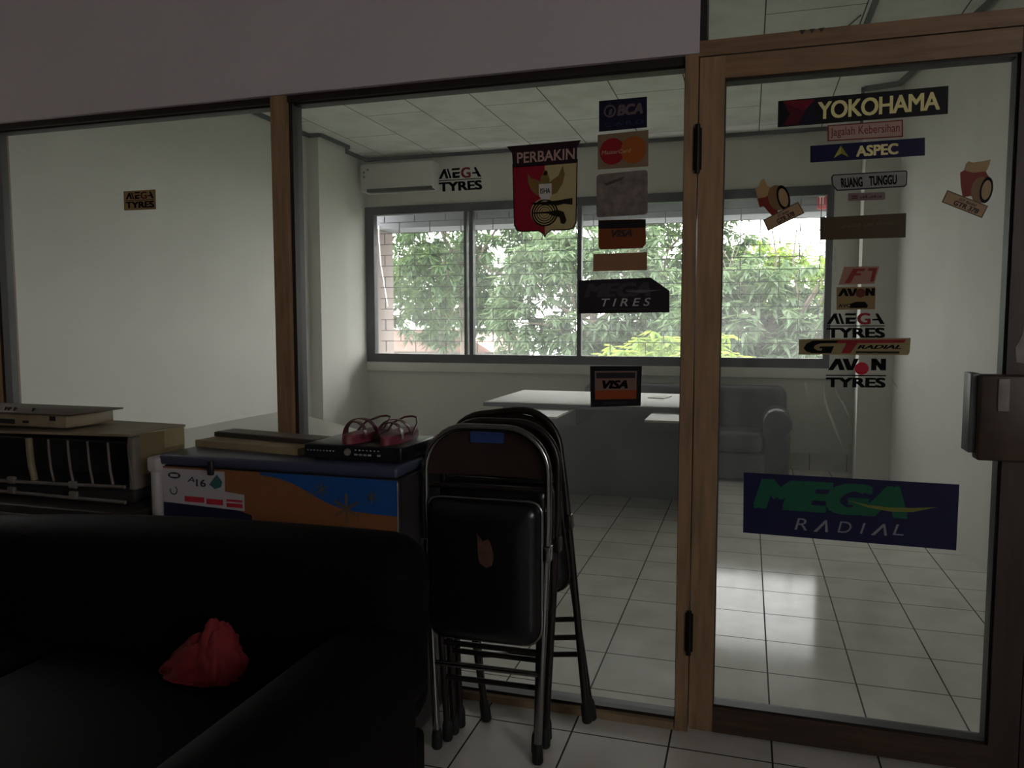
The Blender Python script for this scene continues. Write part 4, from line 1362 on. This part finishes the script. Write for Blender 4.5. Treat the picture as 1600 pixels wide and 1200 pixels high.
def sandal(c, a, label):
    t = thing('sandal', (c[0], c[1], 0.9185), label, 'sandal', 'pair of maroon sandals', rot=(0, 0, a))
    prof = []
    for i in range(28):
        q = 2 * PI * i / 28
        y = 0.118 * math.sin(q)
        w = 0.040 + 0.006 * math.sin(q) - 0.006 * math.cos(2 * q)
        prof.append((w * math.cos(q), y))
    mb = MB()
    mb.prism([(x, y) for x, y in prof], 0.0, 0.020, axis='z', smooth=True)
    mb.build('sole', MARN, t, local=True)
    mb = MB()
    mb.prism([(x * 0.94, y * 0.97) for x, y in prof], 0.020, 0.026, axis='z', smooth=True)
    mb.build('footbed', mat('maroon_footbed', '74323c', 0.55, var=0.15), t, local=True)
    for y0, y1, h in ((-0.075, -0.045, 0.045), (-0.01, -0.06, 0.052)):
        mb = MB()
        n = 14
        vs, fs = [], []
        for i in range(n + 1):
            q = PI * i / n
            x = 0.043 * math.cos(q)
            yy = y0 + (y1 - y0) * i / n
            z = 0.014 + h * math.sin(q) ** 0.8
            for dy, dz in ((-0.009, 0), (0.009, 0), (0.009, 0.003), (-0.009, 0.003)):
                vs.append((x, yy + dy, z + dz))
        for i in range(n):
            for k in range(4):
                fs.append((i * 4 + k, i * 4 + (k + 1) % 4, (i + 1) * 4 + (k + 1) % 4, (i + 1) * 4 + k))
        fs += [(3, 2, 1, 0), (n * 4, n * 4 + 1, n * 4 + 2, n * 4 + 3)]
        mb.add(vs, fs, 0, True)
        mb.build('strap', MAR2, t, local=True)
    mb = MB(); mb.tube([(0.042, -0.0, 0.018), (0.040, 0.05, 0.045), (0.02, 0.098, 0.058), (0, 0.108, 0.060), (-0.02, 0.098, 0.058), (-0.040, 0.05, 0.045), (-0.042, 0.0, 0.018)], 0.0035, 8)
    mb.build('heel_strap', MAR2, t, local=True)


sandal((-1.105, 2.115), -0.12, 'left one of the maroon strap sandals on the recorder')
sandal((-1.005, 2.125), 0.05, 'right one of the maroon strap sandals on the recorder')

# dark cabinet and dismantled air conditioner parts at the left
CAB = thing('low_cabinet', (-2.25, 2.1, 0), 'dark low cabinet under the dismantled unit behind the sofa', 'cabinet')
mb = MB(); mb.rbox(-2.82, -1.80, 1.88, 2.365, 0.0, 0.690, 0.006, 2); mb.build('body', mat('dark_cabinet_wood', '241c1a', 0.5, var=0.2), CAB)
for k in range(2):
    x0 = -2.81 + k * 0.508
    mb = MB(); mb.rbox(x0, x0 + 0.498, 1.868, 1.879, 0.04, 0.665, 0.003, 1); d_ = mb.build('door', mat('dark_cabinet_door', '2a201c', 0.45, var=0.2), CAB)
    mb = MB(); mb.tube([(x0 + (0.46 if k == 0 else 0.04), 1.862, 0.36), (x0 + (0.46 if k == 0 else 0.04), 1.862, 0.46)], 0.006, 8); mb.build('handle', STEEL, d_)

CH = thing('air_conditioner_chassis', (-2.15, 2.08, 0.691), 'dismantled air conditioner body with open ribbed underside on the cabinet', 'air conditioner part')
cx0, cx1 = -2.78, -1.862
DIRTY = mat('dirty_beige_plastic', '7d6f58', 0.55, var=0.25, scale=9)
DIM = mat('grimy_grey_plastic', '6a625a', 0.6, var=0.2)
mb = MB()
mb.prism([(1.97, 0.735), (2.19, 0.735), (2.19, 0.89), (2.15, 0.897), (2.02, 0.897), (1.985, 0.892), (1.985, 0.887), (2.13, 0.887), (2.14, 0.75), (1.97, 0.75)], cx0, cx1 - 0.012, axis='x')
mb.box(cx0, cx0 + 0.01, 1.98, 2.18, 0.745, 0.89)
mb.build('shell', mat('dark_unit_interior', '1c1816', 0.7, var=0.2), CH)
mb = MB(); mb.add([(cx0, 1.96, 0.905), (cx1 + 0.02, 1.95, 0.925), (cx1 + 0.02, 2.20, 0.925), (cx0, 2.33, 0.915), (cx0, 1.96, 0.898), (cx1 + 0.02, 1.95, 0.917), (cx1 + 0.02, 2.20, 0.917), (cx0, 2.33, 0.905)],
                  [(0, 1, 2, 3), (7, 6, 5, 4), (0, 4, 5, 1), (1, 5, 6, 2), (2, 6, 7, 3), (3, 7, 4, 0)])
mb.build('top_cover', DIRTY, CH)
for k in range(6):
    x = -2.27 + k * 0.081
    mb = MB(); wv = 0.011 if k in (0,) else 0.004
    mb.tube([(x - 0.01, 1.975, 0.890), (x, 1.968, 0.84), (x + 0.006, 1.966, 0.80), (x + 0.012, 1.97, 0.752)], wv, 8)
    mb.build('rib', DIRTY if k == 0 else DIM, CH)
for z, s in ((0.742, 0.012), (0.708, -0.004)):
    mb = MB(); mb.tube([(-2.48, 1.962, z), (-2.2, 1.96, z + s * 0.4), (-1.88, 1.96, z + s)], 0.006, 8)
    for x in (-2.345, -2.085):
        mb.rbox(x - 0.018, x + 0.018, 1.952, 1.966, z - 0.006, z + 0.02, 0.006, 2)
    mb.build('rail', DIM, CH)
mb = MB(); mb.rbox(cx0 + 0.02, cx1 - 0.02, 2.0, 2.33, 0.691, 0.733, 0.006, 1); mb.build('drain_tray', mat('dark_unit_interior', '1c1816', 0.7), CH)
mb = MB(); mb.rbox(cx1 - 0.01, cx1 + 0.018, 1.965, 2.20, 0.742, 0.915, 0.008, 2); mb.build('end_plate', DIM, CH)
mb = MB(); mb.prism([(cx1 + 0.019, 0.79), (cx1 + 0.05, 0.795), (cx1 + 0.085, 0.83), (cx1 + 0.115, 0.88), (cx1 + 0.115, 0.935), (cx1 + 0.019, 0.922)], 1.99, 2.08); mb.build('end_cap', CARD2, CH)

TOPB = thing('unit_front_cover', (-2.3, 2.1, 0.926), 'beige air conditioner cover with square holes on top of the ribbed body', 'cover')
mb = MB(); mb.rbox(-2.75, -2.135, 1.99, 2.19, 0.9256, 0.970, 0.006, 2); mb.build('body', DIRTY, TOPB)
mb = MB(); mb.rbox(-2.77, -2.10, 1.975, 2.20, 0.9705, 0.976, 0.002, 1); mb.build('lip', mat('brown_grimy_plastic', '4c4238', 0.6, var=0.3), TOPB)
for x0, x1, z0, z1 in ((-2.425, -2.355, 0.934, 0.950), (-2.32, -2.295, 0.938, 0.947), (-2.205, -2.180, 0.950, 0.965)):
    mb = MB(); mb.box(x0, x1, 1.9885, 1.992, z0, z1); mb.build('slot', mat('dark_slot', '0c0a08', 0.8), TOPB)
for x in (-2.42, -2.405, -2.38, -2.30):
    mb = MB(); mb.tube([(x, 2.01, 0.975), (x + 0.006, 2.01, 0.986), (x + 0.012, 2.01, 0.984)], 0.003, 6)
    mb.build('clip', mat('dark_slot', '0c0a08', 0.8), TOPB)

# near sofa with the red cloth
NS = thing('leather_sofa', (-1.53, 1.2, 0), 'nearly black leather sofa in the dim foreground', 'sofa')
BLEA = mat('black_brown_leather', '090606', 0.75, spec=0.08, var=0.2, scale=4, bump=0.12, bscale=40)


def fb(v):
    d = max(0.0, -1.0 - v.x)
    if v.z > 0.5:
        v = Vector((v.x, v.y, v.z - 0.05 * min(1.5, d) ** 2))
    return v


sofa(NS, -2.60, -0.685, 0.66, 1.68, BLEA, 0.47, 0.79, 0.58, 0.21, 0.18, fnback=fb, roll=0.07)

RC = MB()
bm = bmesh.new()
bmesh.ops.create_icosphere(bm, subdivisions=5, radius=1.0)


def rf(v):
    n = noise.noise(v * 1.8) * 0.16 + noise.noise(v * 4.6 + Vector((3, 1, 2))) * 0.09 + abs(noise.noise(v * 2.6 + Vector((9, 4, 1)))) * 0.22
    k = 1 + n
    x, y = v.x * 0.098 * k, v.y * 0.056 * k
    if v.z > 0:
        x = x * (1 - 0.55 * v.z) + 0.045 * v.z
    z = v.z * k * (0.115 if v.z > 0 else 0.02)
    return Vector((x, y, max(z + 0.012, 0.0)))


RC.bm(bm, 0, True, rf)
RC.v = [(x - 1.165, y + 1.425, z + 0.472) for x, y, z in RC.v]
tag(RC.build('red_cloth', mat('crumpled_red_cloth', '6c0e15', 0.85, var=0.15, scale=30, bump=0.15, bscale=120), loc=(-1.165, 1.425, 0.472)), 'crumpled red cloth lying on the dark sofa seat', 'cloth')

# ------------------------------------------------------------------ outside the window
GRND = mat('ground_outside', '30382a', 0.9, var=0.3, scale=0.6)
mb = MB(); mb.box(-60, 60, 8.6, 120, -4.2, -4.0)
struct(mb.build('ground', GRND), 'ground far below the window', 'ground')
CONC = mat('weathered_grey_concrete', '6c6d72', 0.8, var=0.1, scale=3)
PINK = mat('pinkish_exterior_paint', '8a7c78', 0.8, var=0.06, scale=3)
mb = MB(); mb.rbox(-4.05, -3.80, 7.55, 7.95, -4.0, 2.27, 0.01, 1)
struct(mb.build('wall_outer_pillar', PINK), 'pinkish pillar outside the left end of the window', 'pillar')
mb = MB(); mb.box(-4.6, 2.4, 7.55, 7.95, 2.27, 2.70)
mb.box(-4.6, 2.4, 7.25, 9.2, 2.70, 2.80)
for x in (-3.0, -1.9, -0.8, 0.35):
    mb.box(x, x + 0.12, 7.95, 9.1, 2.50, 2.70)
mb.box(-4.6, 2.4, 9.1, 9.25, 2.52, 2.72)
struct(mb.build('wall_outer_canopy', CONC), 'grey concrete canopy over the outside of the window', 'canopy')
mb = MB(); mb.tube([(-3.75, 7.5, 2.2), (-3.72, 7.48, 1.9), (-3.66, 7.46, 1.6), (-3.63, 7.45, 1.45)], 0.006, 6)
mb.tube([(-3.75, 7.5, 2.2), (-3.77, 7.545, 2.30)], 0.006, 6)
tag(mb.build('hanging_cable', mat('white_cable', 'e0dcd8', 0.5), loc=(-3.75, 7.5, 2.2)), 'thin white cable hanging outside the left end of the window', 'cable')

SX0, SX1, SZ0, SZ1 = 0.565, 0.70, 2.285, 2.44
SGN = thing('red_shop_sign', (0.68, 7.52, 2.30), 'small red sign hanging outside the right end of the window', 'sign')
mb = MB(); mb.rbox(SX0, SX1, 7.50, 7.535, SZ0, SZ1, 0.004, 1); mb.build('board', mat('red_sign_board', 'a01c28', 0.5), SGN)
sgn = Sheet((SX0, 7.499, SZ1), (SX1, 7.499, SZ1), (SX1, 7.499, SZ0), (SX0, 7.499, SZ0), NEG)
flat(SGN, 'lettering', mat('sign_white', 'c8bcba', 0.5), lambda mb: (sgn.rect(mb, 0.08, 0.44, 0.66, 0.80, 0.001), sgn.rect(mb, 0.14, 0.20, 0.2, 0.66, 0.001), sgn.rect(mb, 0.32, 0.38, 0.2, 0.66, 0.001)))
mb = MB(); mb.box(0.60, 0.68, 7.535, 7.5505, 2.33, 2.41); mb.build('mounting_plate', STEEL, SGN)

# trees
LEAF = [mat_thin('mango_leaf_deep', '4c6148', 0.4, 0.5, 0.015, '748c50'), mat_thin('mango_leaf_fresh', '7c9454', 0.45, 0.5, 0.015, 'a8bc56'), mat_thin('mango_leaf_grey', '5e6f58', 0.35, 0.5, 0.02, '80986a')]
BARK = mat('grey_brown_bark', '5c544a', 0.9, var=0.2, scale=6)


def tree(x, y, zc, rx, ry, rz, n, li, label, seed, leaf=0.20, droop=0.9, bare=0):
    rnd = random.Random(seed)
    t = thing('leafy_tree', (x, y, -4.0), label, 'tree', 'trees beyond the window')
    mb = MB()
    mb.tube([(x, y, -4.0), (x + 0.15, y, -2.2), (x - 0.05, y + 0.1, zc - rz * 0.5), (x + 0.1, y, zc + rz * 0.35)], [0.20, 0.16, 0.12, 0.04], 9)
    mb.build('trunk', BARK, t)
    tips = []
    mb = MB()
    for k in range(15):
        a = rnd.uniform(0, 2 * PI)
        b = rnd.uniform(-0.5, 1.1)
        s = Vector((x, y, zc - rz * rnd.uniform(0.0, 0.7)))
        e = Vector((x + math.cos(a) * math.cos(b) * rx * 0.8, y + math.sin(a) * math.cos(b) * ry * 0.8, zc + math.sin(b) * rz * 0.85))
        m_ = s.lerp(e, 0.5) + Vector((0, 0, -0.15))
        mb.tube([s, m_, e], [0.05, 0.03, 0.010], 6)
    for k in range(bare):
        s = Vector((x + rnd.uniform(-0.6, 0.6) * rx, y + rnd.uniform(-.3, .3), zc + rz * 0.3))
        e = s + Vector((rnd.uniform(-0.4, 0.8), 0, rnd.uniform(1.0, 2.0)))
        mb.tube([s, s.lerp(e, .5) + Vector((rnd.uniform(-.12, .12), 0, 0)), e], [0.022, 0.014, 0.006], 5)
        for q in range(3):
            p = s.lerp(e, rnd.uniform(.3, .9))
            mb.tube([p, p + Vector((rnd.uniform(-.4, .4), 0, rnd.uniform(.2, .6)))], [0.009, 0.004], 5)
    mb.build('branches', BARK, t)
    vs, fs = [], []
    for k in range(n):
        # twig rosettes, thicker towards the crown's shell
        while True:
            p = Vector((rnd.uniform(-1, 1), rnd.uniform(-1, 1), rnd.uniform(-1, 1)))
            if 0.25 < p.length < 1.0 and noise.noise(p * 2.3 + Vector((seed * 3.7, 0, 0))) > -0.01:
                break
        c = Vector((x + p.x * rx, y + p.y * ry, zc + p.z * rz))
        for j in range(rnd.randint(9, 13)):
            a = rnd.uniform(0, 2 * PI)
            el = rnd.uniform(-droop, 0.35)
            d = Vector((math.cos(a) * math.cos(el), math.sin(a) * math.cos(el), math.sin(el)))
            L = leaf * rnd.uniform(0.7, 1.3)
            w = L * 0.13
            sd = d.cross(Vector((0, 0, 1))).normalized() * w
            up = sd.cross(d).normalized()
            tip = c + d * L + Vector((0, 0, -0.25 * L))
            mid = c + d * L * 0.5
            i0 = len(vs)
            vs += [c, mid + sd - up * w * .3, mid - sd - up * w * .3, tip]
            fs += [(i0, i0 + 1, i0 + 3), (i0, i0 + 3, i0 + 2)]
    mb = MB(); mb.flat = True
    mb.add(vs, fs, 0)
    fo = mb.build('foliage', LEAF[li], t)
    fo['kind'] = 'stuff'
    return t


tree(-0.85, 10.6, 0.42, 1.25, 0.7, 0.80, 520, 1, 'low bright green tree in front of the third window pane', 4, leaf=0.22)
tree(0.30, 12.7, 1.15, 1.6, 0.75, 1.20, 800, 2, 'grey green tree with bare twigs in the right window pane', 5, bare=8, leaf=0.23)
tree(-2.9, 14.8, 1.5, 2.1, 0.75, 1.9, 900, 2, 'grey green tree left of centre beyond the window', 2, leaf=0.24)
tree(-6.3, 16.9, 3.0, 2.4, 0.75, 2.0, 850, 0, 'tall green tree seen through the left window pane', 1, leaf=0.25)
tree(-2.4, 19.0, 2.9, 2.8, 0.75, 2.2, 850, 0, 'deep green tree behind the shield sticker, farther off', 3, leaf=0.27)
tree(0.2, 21.1, 1.6, 2.6, 0.75, 1.9, 700, 1, 'pale green tree farthest back behind the right pane', 6, leaf=0.30)
tree(-9.4, 23.2, 2.2, 2.6, 0.6, 1.7, 620, 2, 'grey green tree above the pinkish roof at the far left', 9, leaf=0.32)


def house(x, y, w, d, h, z0, label, wallm, roofm, name='house'):
    t = thing(name, (x, y, -4.0), label, 'building')
    mb = MB(); mb.box(x - w / 2, x + w / 2, y, y + d, -4.0, z0 + h); mb.build('walls', wallm, t)
    mb = MB(); mb.prism([(x - w / 2 - 0.4, z0 + h), (x + w / 2 + 0.4, z0 + h), (x + w * 0.3, z0 + h + 0.75), (x - w * 0.3, z0 + h + 0.75)], y - 0.4, y + d + 0.4); mb.build('roof', roofm, t)
    for k in range(3):
        xx = x - w * 0.35 + k * w * 0.3
        mb = MB(); mb.box(xx, xx + 0.7, y - 0.03, y + 0.02, z0 + h - 1.5, z0 + h - 0.5); mb.build('window', FRAMEGREY, t)


house(-10.9, 25.2, 4.5, 5.0, 2.2, -1.9, 'pale house with pinkish roof low at the left of the window view', mat('pale_house_wall', '7c7672', 0.8), mat('pinkish_roof_tiles', '94746c', 0.8, var=0.15, scale=4))
house(-4.2, 32.0, 6.0, 5.0, 2.2, -1.6, 'farther grey roofed house low behind the trees', mat('grey_house_wall', '7a7874', 0.8), mat('grey_roof_sheet', '6a6868', 0.7))

if __name__ == '__main__':
    pass
